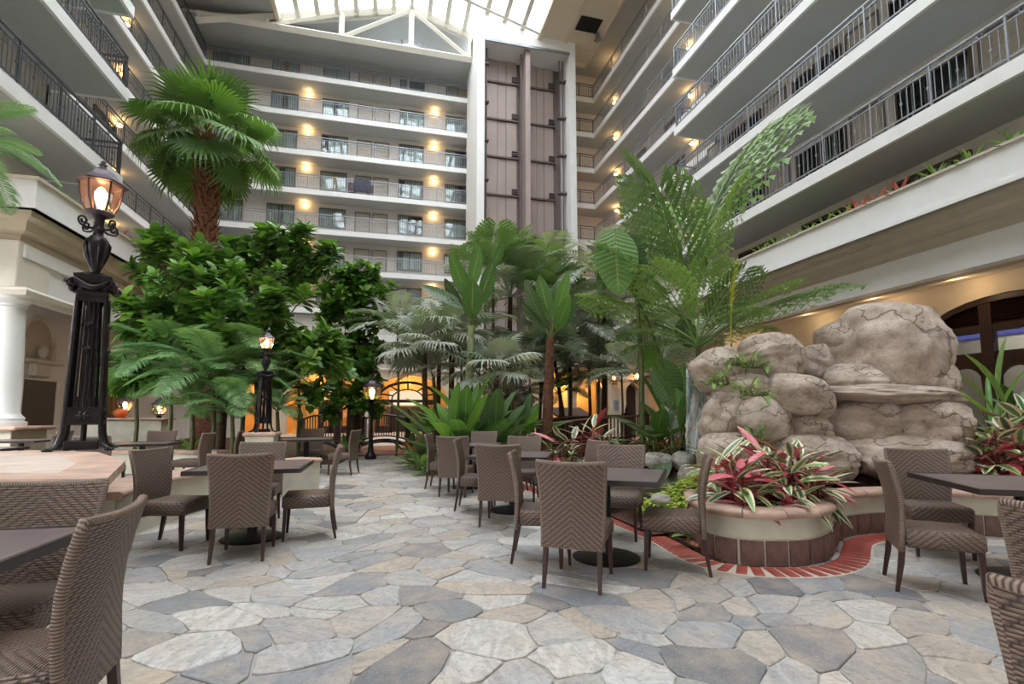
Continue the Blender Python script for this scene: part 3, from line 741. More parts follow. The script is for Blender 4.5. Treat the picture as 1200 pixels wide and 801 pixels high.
# railings ---------------------------------------------------------------------------------
def railing(a, b, z, label, m='rail_shaded', post=1.55, bal=0.13, rings=False, group=None):
    a = Vector((a[0], a[1], 0)); b = Vector((b[0], b[1], 0)); d = b-a; L = d.length
    t = thing('balcony_railing', label, 'railing', (a.x, a.y, z), math.atan2(d.y, d.x), group or 'gallery railings'); mt = M[m]
    q = MB(); q.box(0, L, -.03, .03, 1.02, 1.07); q.obj('handrail', mt, t)
    q = MB(); q.box(0, L, -.018, .018, .87, .90); q.obj('upper_rail', mt, t)
    q = MB(); q.box(0, L, -.018, .018, .10, .135); q.obj('lower_rail', mt, t)
    n = max(1, round(L/post)); q = MB(); q.box(-.022, .022, -.022, .022, 0, 1.04); pm = q.mesh('post', mt)
    for i in range(n+1): put('post', pm, t, (min(max(L*i/n, .03), L-.03), 0, 0))
    q = MB(); k = int(L/bal)
    for i in range(k):
        x = (i+.5)*L/k; q.box(x-.008, x+.008, -.008, .008, .11, .88)
        if i % 4 == 1: q.cbox((x, 0, .5), .05, .03, .07)
    if rings:
        for i in range(int(L/(post/2))):
            x = (i+.5)*post/2
            if x < L: q.tube([(x+.05*math.cos(j*math.pi/4), 0, .96+.05*math.sin(j*math.pi/4)) for j in range(8)], .012, 4, closed=True)
    tag(q.obj('baluster', mt, t), kind='stuff')
    return t
def zt(k): return LV[k]+TH+.03
for k in range(3, 10):
    n = NTH[k]
    railing((XLR-.05, YB+.05), (5.4, YB+.05), zt(k), f'grey railing along the back wall gallery at the {n} floor, left of the elevator', 'rail_lit', 2.2)
    railing((XRR+.05, YR_END+.1), (XRR+.05, 33.75), zt(k), f'recessed gallery railing at the {n} floor, between elevator and projecting right balconies', 'rail_lit', 1.6)
    railing((12.4, 33.75), (XRR, 33.75), zt(k), f'short corner railing at the {n} floor just right of the elevator', 'rail_shaded', 1.1)
    railing((XLR-.05, YB-.1), (XLR-.05, YL_END+.1), zt(k), f'recessed left gallery railing at the {n} floor, behind the fan palm', 'rail_shaded', 1.6)
    if k <= 7:
        railing((XR+.06, YR_END-.06), (XR+.06, 1.0), zt(k), f'lit-toned grey railing of the projecting right balcony at the {n} floor', 'rail_lit', 1.5, .16, True)
        railing((XR+.1, YR_END-.06), (14.0, YR_END-.06), zt(k), f'end return railing of the projecting right balcony at the {n} floor', 'rail_lit', 1.0)
        railing((XL-.06, 4.0), (XL-.06, YL_END-.06), zt(k), f'shade-toned grey railing of the projecting left balcony at the {n} floor', 'rail_shaded', 1.5, .14, True)
        railing((XL-.1, YL_END-.06), (-9.95, YL_END-.06), zt(k), f'end return railing of the projecting left balcony at the {n} floor', 'rail_shaded', 1.0)

# windows and doors of the rooms -------------------------------------------------------------
NW = [0, 0]
def curtain_mesh(w, h):
    q = MB(); rows = []
    for z in (0, h): rows.append([((-w/2+w*i/16, .015*math.sin(i*1.9), z), (0, 0)) for i in range(17)])
    return q.strip(rows).mesh('curtain', M['curtain'], 180)
def make_window(w, h, fm, side=True, nm='window'):
    f = MB(); b = .07
    for x0, x1, z0, z1 in ((-w/2, w/2, 0, b), (-w/2, w/2, h-b, h), (-w/2, -w/2+b, b, h-b), (w/2-b, w/2, b, h-b), (-.03, .03, b, h-b)): f.box(x0, x1, -.08, .02, z0, z1)
    p = MB(); p.box(-w/2+b, w/2-b, -.03, -.02, b, h-b)
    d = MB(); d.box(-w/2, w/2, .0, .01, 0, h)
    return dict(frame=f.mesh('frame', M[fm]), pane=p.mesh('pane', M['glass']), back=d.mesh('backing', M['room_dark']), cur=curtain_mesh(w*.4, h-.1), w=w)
def window(proto, loc, rz, mode, lit=False):
    NW[0] += 1; o = struct(put(f'window_{NW[0]}', None, None, loc, (0, 0, rz)))
    put('backing', proto['back'] if not lit else proto['litback'], o); put('frame', proto['frame'], o); put('pane', proto['pane'], o)
    w = proto['w']; s = {0: (-.29, .29), 1: (-.29,), 2: (.29, -.05), 3: (-.29, .1, .29)}[mode]
    for c in s: put('curtain', proto['cur'], o, (c*w, -.008, .05))
    return o
def make_door(w, h, m):
    f = MB()
    for x0, x1, z0, z1 in ((-w/2-.08, -w/2, 0, h), (w/2, w/2+.08, 0, h), (-w/2-.08, w/2+.08, h, h+.08)): f.box(x0, x1, -.06, .0, z0, z1)
    p = MB(); p.box(-w/2, w/2, -.03, 0, 0, h)
    for i in range(6): p.bbox(-w/2+.08, w/2-.08, -.045, -.03, .1+i*(h-.2)/6, .1+(i+1)*(h-.2)/6-.05, .008)
    k = MB(); k.tube([(w/2-.1, -.03, 1.0), (w/2-.1, -.09, 1.0), (w/2-.22, -.09, 1.0)], .014, 6)
    return f.mesh('frame', M['frame_grey']), p.mesh('leaf', M[m]), k.mesh('handle', M['rail_shaded'])
def door(proto, loc, rz):
    NW[1] += 1; o = struct(put(f'door_{NW[1]}', None, None, loc, (0, 0, rz)))
    put('frame', proto[0], o); l_ = put('leaf', proto[1], o); put('handle', proto[2], l_)
wb = make_window(1.85, 1.45, 'frame_grey'); q = MB(); q.box(-.92, .92, 0, .01, 0, 1.45); wb['litback'] = q.mesh('backing', M['curtain_and_glow'])  # amber backing carries the light of an occupied room in its colour
dbk = make_door(.95, 2.0, 'door_beige')
bx_ = [py(u, 100, 37.6).x for u in (275, 335, 394.5, 483.5, 536.5)]; bd_ = [py(u, 100, 37.6).x for u in (429, 449)]
rnd = random.Random(4)
for k in range(2, 10):
    z = zt(k)
    for i, x in enumerate([-11.6]+bx_): window(wb, (x, 37.58, z+.68), 0, rnd.choice((0, 0, 1, 2, 3, 3)), rnd.random() < .1)
    for x in bd_: door(dbk, (x, 37.6, z), 0)
wr = make_window(2.0, 1.75, 'frame_brown'); q = MB(); q.box(-1, 1, 0, .01, 0, 1.75); wr['litback'] = q.mesh('backing', M['curtain_and_glow'])
dr = make_door(1.0, 2.1, 'door_beige')
for k in range(3, 8):
    for i in range(5):
        y = 2.6+i*3.6
        window(wr, (14.08, y, zt(k)+.3), R(-90), rnd.choice((0, 2, 3)), False)
        door(dr, (14.1, y+1.9, zt(k)), R(-90))
    for i in range(3): window(wr, (16.18, 21+i*4.4, zt(k)+.3), R(-90), rnd.choice((0, 2, 3)))
    for i in range(3): window(wr, (-13.98, 20+i*4.0, zt(k)+.3), R(90), rnd.choice((0, 2, 3)))
    for i in range(3): window(wr, (-9.88, 4+i*4.6, zt(k)+.3), R(90), rnd.choice((0, 2, 3)))
for i in range(5): window(wr, (14.08, 3.4+i*3.3, 6.15), R(-90), 2)

# second-floor parapets with planting troughs --------------------------------------------------
def parapet_right():
    path = [(XR, -12), (XR, 29.0)]
    P = MB(); P.sweep(path, [(0, 6.05), (0, 6.78), (.35, 6.78), (.35, 6.05)][::-1]); o = struct(P.obj('wall_parapet', M['white_paint']))
    c = MB(); c.sweep(path, [(-.06, 6.78), (-.06, 6.84), (.41, 6.84), (.41, 6.78)][::-1]); c.obj('cap', M['tan_trim'], o)
    c = MB(); c.sweep(path, [(-.04, 5.98), (-.04, 6.08), (0.0, 6.08), (0.0, 5.98)][::-1]); c.obj('string_course', M['white_paint'], o)
    co = MB(); co.sweep(path, [(.0, 6.05), (.12, 6.05), (.14, 5.86), (.34, 5.80), (.36, 5.66), (.62, 5.58), (.66, 5.44), (.8, 5.36), (1.6, 5.36), (1.6, 6.05)]); co.obj('cornice', M['tan_trim'], o)
    b = MB(); b.box(13.0, 13.35, -12, 29, 4.66, 5.36); b.obj('beam', M['white_paint'], o)
    b = MB(); b.box(12.5, 13.1, -12, 29, 6.3, 6.66); b.obj('trough_soil', M['soil'], o)
    sbox('floor_gallery', M['soffit'], 12.5, 14.3, -12, 29, 5.96, 6.12)
    sbox('ceiling', M['stucco_warm'], 13.3, 17.9, -12, 30, 4.86, 5.36)
    for x in (13.6, 14.15): sbox('trim_4', M['tan_trim'], x, x+.18, -12, 29, 4.78, 4.87)
parapet_right()
def parapet_left():
    path = [(-16, 13.2), (-7.8, 13.2), (-7.8, 31.0)]
    P = MB(); P.sweep(path, [(0, 5.9), (0, 6.55), (-.35, 6.55), (-.35, 5.9)][::-1]); o = struct(P.obj('wall_parapet', M['white_paint']))
    c = MB(); c.sweep(path, [(.07, 6.55), (.07, 6.62), (-.41, 6.62), (-.41, 6.55)][::-1]); c.obj('cap', M['tan_trim'], o)
    c = MB(); c.sweep(path, [(.04, 5.9), (.04, 5.98), (0.0, 5.98), (0.0, 5.9)][::-1]); c.obj('string_course', M['white_paint'], o)
    co = MB(); co.sweep(path, [(.0, 5.9), (-.14, 5.9), (-.16, 5.78), (-.32, 5.72), (-.36, 5.5), (-.55, 5.42), (-.58, 5.2), (-1.4, 5.2), (-1.4, 5.9)][::-1]); co.obj('cornice', M['stucco_warm'], o)
    sbox('floor_gallery', M['soffit'], -14, -8.3, 13.6, 31, 5.9, 6.1)
    sbox('ceiling', M['white_paint'], -16, -8.2, 13.7, 31, 4.9, 5.2)
    b = MB(); b.bbox(-9.4, -8.25, 13.55, 14.7, 4.15, 5.25, .02); b.obj('pier_block', M['stucco'], o)
    b = MB(); b.bbox(-16, -9.4, 13.75, 14.4, 4.15, 5.25, .02); b.obj('beam', M['stucco'], o)
    b = MB(); b.sweep([(-16, 13.7), (-8.2, 13.7), (-8.2, 16.4)], [(.0, 3.95), (.16, 3.99), (.2, 4.1), (.12, 4.18), (0, 4.18)]); b.obj('moulding', M['stucco'], o)
    b = MB(); b.box(-8.9, -8.3, 14.6, 31, 4.1, 5.2); b.obj('beam', M['white_paint'], o)
parapet_left()
# columns
def column(name, x, y, z0, z1, r_, label=None):
    q = MB(); H = z1-z0
    q.lathe([(r_*1.45, 0), (r_*1.45, .12), (r_*1.25, .13), (r_*1.32, .2), (r_*1.12, .27), (r_, .32), (r_*1.02, H*.35), (r_*.86, H-.3), (r_*.86, H-.26), (r_*.98, H-.23), (r_*.9, H-.18), (r_*1.2, H-.1), (r_*1.3, H-.1), (r_*1.3, H)], 24, (x, y, z0))
    return struct(q.obj(name, M['white_paint'], smooth=40))
column('column', -8.55, 13.95, 1.0, 4.0, .31); column('column', -12.4, 13.95, 1.0, 4.0, .31)
LW = -10.3
WLG = sbox('wall_left', M['white_paint'], LW-.3, LW, 13.9, 31, 0, 5.0)
mb = MB(); mb.bbox(-16, -8.0, 13.4, 14.6, 0, .93, .01); o = struct(mb.obj('wall_pedestal', M['planter_stucco']))
mb = MB(); mb.bbox(-16, -7.86, 13.28, 14.7, .93, 1.02, .03); mb.obj('coping', M['terracotta'], o)
pl = lambda u, d, z: (LW+.02-d, u, z)
# niche, dark panel and windows on the left wall
ny = px(46, 380, LW).y
NI = thing('wall_niche', 'arched white wall niche holding a small urn on a bracket shelf', 'niche', (LW, ny, 0))
q = MB(); vs = []; N = 12
for i in range(N+1):
    a = math.pi*i/N; vs += [(-.0, -.6*math.cos(a), 3.5+.6*math.sin(a)), (.09, -.72*math.cos(a), 3.5+.74*math.sin(a)), (.0, -.76*math.cos(a), 3.5+.78*math.sin(a))]
q.add(vs, [f for i in range(N) for f in ((3*i, 3*i+3, 3*i+4, 3*i+1), (3*i+1, 3*i+4, 3*i+5, 3*i+2))])
q.box(0, .08, -.76, -.6, 2.9, 3.5); q.box(0, .08, .6, .76, 2.9, 3.5); q.obj('surround', M['stucco'], NI)
q = MB(); q.add([(.02, -.6, 2.9), (.02, .6, 2.9)]+[(.02, .6*math.cos(math.pi*i/N), 3.5+.6*math.sin(math.pi*i/N)) for i in range(N+1)], [tuple(range(N+3))]); q.obj('recess', M['tan_trim'], NI)
q = MB(); q.bbox(0, .3, -.85, .85, 2.8, 2.9, .02); q.bbox(0, .2, -.35, .35, 2.4, 2.8, .04); q.obj('bracket_shelf', M['stucco'], NI)
q = MB(); q.lathe([(.09, 2.9), (.12, 2.94), (.04, 2.98), (.12, 3.1), (.14, 3.2), (.08, 3.28), (.11, 3.32)], 14, (.16, 0, 0)); q.obj('urn', M['white_stone'], NI, smooth=50)
dp = thing('dark_panel', 'tall dark rectangular panel on white wall beside the round column', 'panel', (LW, px(44, 455, LW).y, 0))
q = MB(); q.bbox(0, .07, -.75, .75, .9, 2.3, .015); q.obj('board', M['black_panel'], dp)
q = MB()
for a in ((-.82, -.75, .83, 2.37), (.75, .82, .83, 2.37), (-.82, .82, 2.3, 2.37)): q.box(0, .09, a[0], a[1], a[2], a[3])
q.obj('frame', M['white_paint'], dp)
for u in (123.5,):
    y = px(u, 462, LW).y; NW[0] += 1; o = struct(put(f'window_{NW[0]}', None, None, (LW+.02, y, 1.15), (0, 0, R(90))))
    w, h = 2.5, 2.35; q = MB()
    for a in ((-w/2, w/2, 0, .14), (-w/2, w/2, h-.14, h), (-w/2, -w/2+.14, 0, h), (w/2-.14, w/2, 0, h), (-.09, .09, 0, h), (-w/2, w/2, h*.66, h*.66+.12)): q.box(a[0], a[1], -.1, 0, a[2], a[3])
    q.obj('frame', M['dark_wood'], o); q = MB(); q.box(-w/2, w/2, -.04, -.03, 0, h); q.obj('pane', M['glass'], o)
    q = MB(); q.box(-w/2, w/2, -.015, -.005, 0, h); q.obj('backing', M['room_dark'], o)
    for c in (-.6, .6): put('curtain', curtain_mesh(.7, 1.4), o, (c, -.02, .12))

# ground floor at the back: white arcade with warm vaulted bays ------------------------------------
YA = 33.0
pb = lambda u, d, z: (u, YA+d, z)
ac1, ac2 = py(383, 460, YA).x, py(481, 460, YA).x
WB = arch_wall('wall_back', M['stucco_warm'], -10.3, 11.0, 0, 5.4, [(ac1, 4.6, 2.2, 1.65), (ac2, 4.8, 2.2, 1.6), (ac1-5.3, 3.6, 2.2, 1.5), (6.3, 3.0, 2.2, 1.4)], .5, pb)
q = MB(); q.sweep([(-10.3, YA), (12, YA)], [(.0, 4.0), (.1, 4.02), (.14, 4.12), (.02, 4.2), (.02, 4.5), (.12, 4.56), (.2, 4.7), (.05, 4.75), (.05, 5.1), (.25, 5.2), (.35, 5.4), (0, 5.4)]); q.obj('moulding', M['stucco'], WB)
sbox('wall_parapet', M['white_paint'], -10.3, 11.5, YA-.25, YA, 5.4, 6.3)
sbox('wall_back', M['warm_wall'], -11, 12, 36.6, 36.8, 0, 5.4); sbox('wall_back', M['room_wall'], -11, 12, 36.6, 36.8, 5.7, 8.1)
sbox('wall_side', M['warm_wall'], -11.2, -11, 33.3, 36.8, 0, 5.4)
sbox('wall_left', M['room_wall'], -14, -7.8, 30.9, 31.1, 0, 5.0)
# arched wooden doors at the end of the path and in the left bay
def arched_door(cx, w, h, rise, lab):
    NW[1] += 1; o = struct(put(f'door_{NW[1]}', None, None, (cx, YA+1.6, 0)))
    pp = lambda u, d, z: (u, d, z); q = MB()
    arch_ring(q, 0, w-.36, h, rise-.18, .18, 0, .15, pp); q.box(-w/2, -w/2+.18, 0, .15, 0, h); q.box(w/2-.18, w/2, 0, .15, 0, h); q.box(-w/2, w/2, 0, .15, h-.1, h+.1); q.obj('frame', M['dark_wood'], o)
    q = MB(); arch_ring(q, 0, (w-.36)*.52, h+.1, (rise-.18)*.55, .09, .02, .12, pp)
    for a in (22, 54, 90, 126, 158):
        c, s = math.cos(R(a)), math.sin(R(a)); q.tube([(c*(w-.36)*.26, .07, h+.1+s*rise*.5), (c*(w-.3)/2, .07, h+s*(rise-.1))], .05, 4)
    q.obj('fanlight_bar', M['dark_wood'], o)
    q = MB(); q.add([(w/2*math.cos(math.pi*i/16), .08, h+rise*.96*math.sin(math.pi*i/16)) for i in range(17)], [tuple(range(17))]); q.obj('pane', M['lamp_glass'], o)
    n = 2 if w < 3.5 else 3
    for i in range(4):
        if i in (1, 2) and n == 3: continue
        x0 = -w/2+.18+(w-.36)*i/4; x1 = x0+(w-.36)/4; lf = MB()
        for a in ((x0, x0+.14, 0, h), (x1-.14, x1, 0, h), (x0, x1, 0, .5), (x0, x1, h-.24, h)): lf.box(a[0], a[1], .03, .1, a[2], a[3])
        l_ = lf.obj('leaf', M['dark_wood'], o); q = MB(); q.box(x0+.14, x1-.14, .06, .07, .5, h-.24); q.obj('pane', M['lamp_glass'], l_)
arched_door(ac2-.1, 4.2, 2.15, 1.35, 'path'); arched_door(ac1+.7, 2.7, 2.1, 1.2, 'left')
# amber curtains in the left bay, foyer light put into a glowing wall behind the door
for i, x in enumerate((-1.9, -1.45, -1.0)):
    q = MB(); rows = [[((ac1+x-.2+.4*j/8, YA+1.2+.05*math.sin(j*1.6), z), (0, 0)) for j in range(9)] for z in (.05, 3.4)]
    struct(q.strip(rows).obj('curtain', M['curtain_and_glow'], smooth=180))
sbox('wall_foyer', M['foyer_glow'], ac2-1.3, ac2+1.3, 36.45, 36.55, 1.9, 2.9)
sbox('wall_foyer', M['black_panel'], ac2-1.5, ac2+1.5, 36.4, 36.58, 0.05, 1.8)
def plight(name, loc, p, col=(1, .66, .32), r_=.12):
    l = bpy.data.lights.new(name, 'POINT'); l.energy = p; l.color = col; l.shadow_soft_size = r_
    o = bpy.data.objects.new(name, l); COL.objects.link(o); o.location = loc; return o
for x in (ac1-.9, ac2, ac1-5.3, 6.3): plight('vault_lamp', (x, 35.2, 3.3), 130)
# right back pavilion with the yellow alcove and lantern pillars ------------------------------------
YP = 29.0; pp_ = lambda u, d, z: (u, YP+d, z)
arch_wall('wall_pavilion', M['stucco_warm'], 10.7, 13.2, 0, 3.95, [(py(693, 460, YP).x, 1.95, 2.2, 1.35)], .35, pp_)
sbox('wall_alcove', M['warm_wall'], 10.5, 13.5, 31.4, 31.6, 0, 4.2); sbox('ceiling', M['stucco_warm'], 10.5, 16, 26.2, 31.6, 3.95, 4.1)
mb = MB(); mb.prism([(10.9, 28.8), (12.0, 28.0), (13.4, 27.6), (16, 26.4), (16, 30), (10.9, 30)], 4.05, 5.0); o = struct(mb.obj('wall_pavilion', M['stucco_warm']))
mb = MB(); mb.prism([(10.75, 28.7), (11.95, 27.85), (13.3, 27.45), (16, 26.2), (16, 30), (10.75, 30)], 5.0, 5.25); mb.obj('cornice', M['white_paint'], o)
plight('alcove_lamp', (py(690, 450, YP).x-.3, 30.3, 3.2), 150)
YQ = 25.5; pq = lambda u, d, z: (u, YQ+d, z)
xq = [py(u, 460, YQ).x for u in (716, 741, 800)]
arch_wall('wall_pavilion', M['stucco_warm'], xq[0], 14.1, 0, 4.6, [(xq[1], .75, 2.5, .45)], .4, pq)
sbox('wall_alcove', M['dark_wood'], xq[1]-.5, xq[1]+.5, YQ+.38, YQ+.5, 0, 3)
mb = MB(); mb.sweep([(xq[0]-.1, YQ), (14.1, YQ)], [(.02, 3.1), (.1, 3.12), (.16, 3.22), (.02, 3.3)]); struct(mb.obj('trim_5', M['stucco']))
# right side ground floor ---------------------------------------------------------------------------
XW = 15.0; pw = lambda u, d, z: (XW+d, u, z)
WR = arch_wall('wall_right', M['stucco_warm'], -12, 29, 0, 4.9, [(9.1, 4.5, 3.3, 1.05)], .35, pw)
NW[0] += 1; WN = struct(put(f'window_{NW[0]}', None, None, (XW, 9.1, 0)))
q = MB(); plw = lambda u, d, z: (d, u, z)
arch_ring(q, 0, 4.2, 3.3, .9, .15, .05, .3, plw); q.box(.05, .3, -2.25, -2.05, 0, 3.3); q.box(.05, .3, 2.05, 2.25, 0, 3.3); q.obj('frame', M['dark_wood'], WN)
q = MB()
for y in (-1.85, -.62, .56, 1.72): q.box(.08, .26, y-.14, y+.14, 0, 3.3+.95*math.sqrt(max(0, 1-(y/2.15)**2)))
q.obj('mullion', M['dark_wood'], WN)
for z0, z1 in ((0, .9), (2.55, 2.9), (3.42, 3.62)):
    q = MB(); q.box(.1, .24, -2.1, 2.1, z0, z1); q.obj('transom_bar', M['dark_wood'], WN)
for c in (1.14, -.03, -1.23, 2.0, -2.0):
    w = .9 if abs(c) < 1.9 else .3
    q = MB(); q.box(.16, .17, c-w/2, c+w/2, 2.9, 3.42); q.obj('pane', M['glass'], WN)
    if abs(c) > 1.9: continue
    q = MB(); q.box(.16, .17, c-w/2, c+w/2, .9, 2.55); q.obj('pane', M['glass'], WN)
    # arched spandrel over the lower pane
    q = MB(); N = 10; vs = []
    for i in range(N+1):
        u = -w/2+w*i/N; z = 2.15+.36*math.sqrt(max(0, 1-(u/(w/2-.06))**2)) if abs(u) < w/2-.06 else 1.0
        for d in (.11, .22): vs += [(d, c+u, z), (d, c+u, 2.58)]
    q.add(vs, [f for i in range(N) for f in ((4*i, 4*i+1, 4*i+5, 4*i+4), (4*i+2, 4*i+6, 4*i+7, 4*i+3), (4*i, 4*i+4, 4*i+6, 4*i+2))]); q.obj('arched_head', M['dark_wood'], WN)
    q = MB()
    for i in range(9): q.add([(.12, c-w/2, 3.64+i*.075), (.12, c+w/2, 3.64+i*.075), (.22, c+w/2, 3.70+i*.075), (.22, c-w/2, 3.70+i*.075)], [(0, 1, 2, 3)])
    lv = q.obj('louvre', M['dark_wood'], WN)
sbox('wall_behind', M['dark_wood'], XW+.3, XW+.33, 6.8, 11.4, 3.5, 4.5)
sbox('wall_shop', M['room_wall'], 17.0, 17.1, 4, 14, 0, 4.8)
sbox('wall_shop', M['screen_blue'], 16.9, 16.98, 6, 12.5, 3.55, 3.95)
plight('shop_lamp', (16.0, 9.3, 4.2), 90, (1, .9, .8))
# ================================================================ chairs and tables
CH = {}
def chair_meshes():
    # seat: thick woven box with soft edges
    q = MB(); q.bbox(-.235, .235, -.215, .255, .325, .455, .022); CH['seat'] = q.mesh('seat', M['wicker'], 60, boxuv=True)
    # backrest: curved slab, narrow at the seat, flaring towards the top
    prof = [(.295, -.232), (.40, -.236), (.50, -.236), (.60, -.242), (.70, -.256), (.80, -.276), (.90, -.302), (.925, -.312)]
    q = MB(); NX = 10; vs = []; uv = []
    for side in (0, 1):
        for z, y in prof:
            w = .228+.03*max(0, (z-.46)/.46)
            for i in range(NX+1):
                t = -1+2*i/NX; x = w*t; bow = .030*t*t*max(0, min(1, (z-.3)/.4))
                th = -.019 if side == 0 else .019
                vs.append((x, y+bow+th, z+(.012*t*t if z > .9 else 0))); uv.append((x, z))
    n = len(prof); m = NX+1; fs = []
    for i in range(n-1):
        for k in range(NX):
            a = i*m+k; fs.append((a, a+1, a+m+1, a+m)); b = n*m+a; fs.append((b, b+m, b+m+1, b+1))
    q.add(vs, fs, uv); CH['back'] = q.mesh('backrest', M['wicker'], 180)
    # wrapped rim round the back
    def pt(i, t):
        z, y = prof[i]; w = .228+.03*max(0, (z-.46)/.46); return (w*t, y+.030*t*t*max(0, min(1, (z-.3)/.4)), z+(.012*t*t if z > .9 else 0))
    path = [pt(i, -1) for i in range(n)]+[pt(n-1, -1+2*k/8) for k in range(1, 8)]+[pt(i, 1) for i in range(n-1, -1, -1)]
    q = MB(); q.tube(path, .0195, 8); CH['rim'] = q.mesh('wrapped_edge', M['rim'], 180)
    def leg(x, y, dx, dy):
        q = MB(); a, b = .018, .012
        q.add([(x+sx*a, y+sy*a, .34) for sx, sy in ((-1,-1),(1,-1),(1,1),(-1,1))]+[(x+dx*.3+sx*a*.95, y+dy*.3+sy*a*.95, .2) for sx, sy in ((-1,-1),(1,-1),(1,1),(-1,1))]+[(x+dx+sx*b, y+dy+sy*b, 0) for sx, sy in ((-1,-1),(1,-1),(1,1),(-1,1))],
              [(0,1,2,3),(11,10,9,8)]+[(r_*4+k, (r_+1)*4+k, (r_+1)*4+(k+1) % 4, r_*4+(k+1) % 4) for r_ in (0, 1) for k in range(4)])
        return q.mesh('leg', M['chair_leg'])
    CH['legs'] = [leg(-.205, .22, -.004, .012), leg(.205, .22, .004, .012), leg(-.205, -.225, -.006, -.05), leg(.205, -.225, .006, -.05)]
chair_meshes()
def chair(loc, face, label, group='wicker dining chairs', s=1.0):
    """face: direction the sitter looks, (x, y)"""
    t = thing('dining_chair', label, 'chair', (loc[0], loc[1], 0), math.atan2(face[1], face[0])-math.pi/2, group)
    t.scale = (s, s, s)
    put('seat', CH['seat'], t); b = put('backrest', CH['back'], t); put('wrapped_edge', CH['rim'], b)
    for l_ in CH['legs']: put('leg', l_, t)
    return t
def table_meshes():
    q = MB(); q.bbox(-.5, .5, -.5, .5, .725, .758, .006); CH['top'] = q.mesh('table_top', M['table_top'])
    q = MB()
    for b in ((-.525, .525, -.525, -.5), (-.525, .525, .5, .525), (-.525, -.5, -.5, .5), (.5, .525, -.5, .5)): q.box(b[0], b[1], b[2], b[3], .718, .76)
    CH['edge'] = q.mesh('edge_band', M['table_edge'])
    q = MB(); q.lathe([(.05, .025), (.05, .70), (.16, .705), (.16, .718)], 16); CH['ped'] = q.mesh('pedestal', M['table_base'], 40)
    q = MB(); q.lathe([(.30, 0), (.305, .012), (.28, .026), (.06, .045), (.05, .06)], 32); CH['base'] = q.mesh('base', M['table_base'], 40)
table_meshes()
def table(loc, ax, label, s=1.0, group='square pedestal dining tables'):
    t = thing('dining_table', label, 'table', (loc[0], loc[1], 0), math.atan2(ax[1], ax[0]), group)
    top = put('table_top', CH['top'], t, sc=(s, s, 1)); put('edge_band', CH['edge'], top); put('pedestal', CH['ped'], t); put('base', CH['base'], t, sc=(s, s, 1))
    return t
# table beside the curved planter (the big group in the middle)
d = Vector((.56, .83)); e = Vector((.83, -.56))
T1 = Vector((1.95, 4.36)); table(T1, d, 'square dark table in front of the pond, nearest of the centre row')
chair((1.49, 3.84), d, 'wicker chair seen from behind at the pond table, standing nearest the camera')
chair((1.40, 4.50), (.95, -.32), 'wicker chair facing right at the left side of the pond table')
chair((2.42, 3.98), (-.84, .54), 'wicker chair seen side-on with its back against the planter, right of the pond table')
chair((2.44, 5.12), -d, 'wicker chair facing the camera on the pond side of the nearest centre table')
# second table of the centre row
d2 = Vector((.40, .92)); e2 = Vector((.92, -.40)); T2 = Vector((1.66, 6.72)); table(T2, d2, 'square table second of the centre row, behind the pond table')
chair(T2-d2*.76, d2, 'wicker chair seen from behind at the second centre table')
chair((1.22, 7.0), (.96, -.28), 'wicker chair facing right at the left side of the second centre table')
chair(T2+d2*.85, -d2, 'wicker chair facing the camera behind the second centre table')
chair(T2+e2*.9-d2*.12, (-.95, -.1), 'wicker chair at the right side of the second centre table, beside the pink-leaved plants')
# third table of the row
T3 = Vector((1.43, 9.0)); table(T3, d2, 'square table third of the centre row, near the strelitzia clump')
chair(T3-d2*.8, d2, 'wicker chair seen from behind at the third centre table')
chair((.98, 9.1), (.95, -.3), 'wicker chair facing right at the far left of the centre row, beside the plants')
chair(T3+e2*.8, -e2, 'wicker chair facing left at the right side of the third centre table')
chair(T3+d2*.9, -d2, 'wicker chair facing the camera behind the third centre table')
T4 = Vector((2.0, 11.2)); table(T4, d2, 'small far table at the end of the centre row', .75)
chair(T4-e2*.75, e2, 'far wicker chair left of the small end table in the centre row')
chair(T4+e2*.7+d2*.1, -e2, 'far wicker chair right of the small end table, by the footbridge rail')
# left group by the low wall
T5 = Vector((-1.36, 5.92)); d5 = Vector((.04, 1)); table(T5, (1, .02), 'square table by the low stucco wall on the left')
chair((-1.27, 5.26), (-.02, 1), 'wicker chair seen from behind at the table by the low wall')
chair((-2.06, 5.80), (.97, -.25), 'wicker chair facing right between the low wall and its table')
chair((-.80, 5.90), (-1, -.08), 'wicker chair facing left at the right side of the low-wall table')
chair((-1.50, 6.66), (.03, -1), 'wicker chair facing the camera on the far side of the low-wall table')
# right group
T6 = Vector((4.90, 2.98)); d6 = Vector((.87, -.5)); e6 = Vector((.5, .87)); table(T6, d6, 'square table at the right edge of the picture, by the rock', 1.05)
chair((4.01, 3.03), (.77, -.64), 'wicker chair facing right at the right-hand table, in front of the curved planter')
chair((5.05, 3.80), (-.55, -.83), 'wicker chair facing the camera between the right-hand table and the rock')
chair((2.83, 1.44), (.93, .36), 'wicker chair cut by the right picture edge, upper of the two there')
chair((1.64, .69), (.95, .3), 'wicker chair corner at the right picture edge, lowest and nearest')
# near left group
T7 = Vector((-1.86, 2.44)); table(T7, (0, 1), 'dark table cut by the left picture edge, nearest of all tables', .95)
chair((-1.28, 2.25), (-.995, -.08), 'wicker chair seen from behind in the left foreground, largest in view')
chair((-1.72, 2.92), (.05, -1), 'wicker chair facing the camera behind the nearest left table')
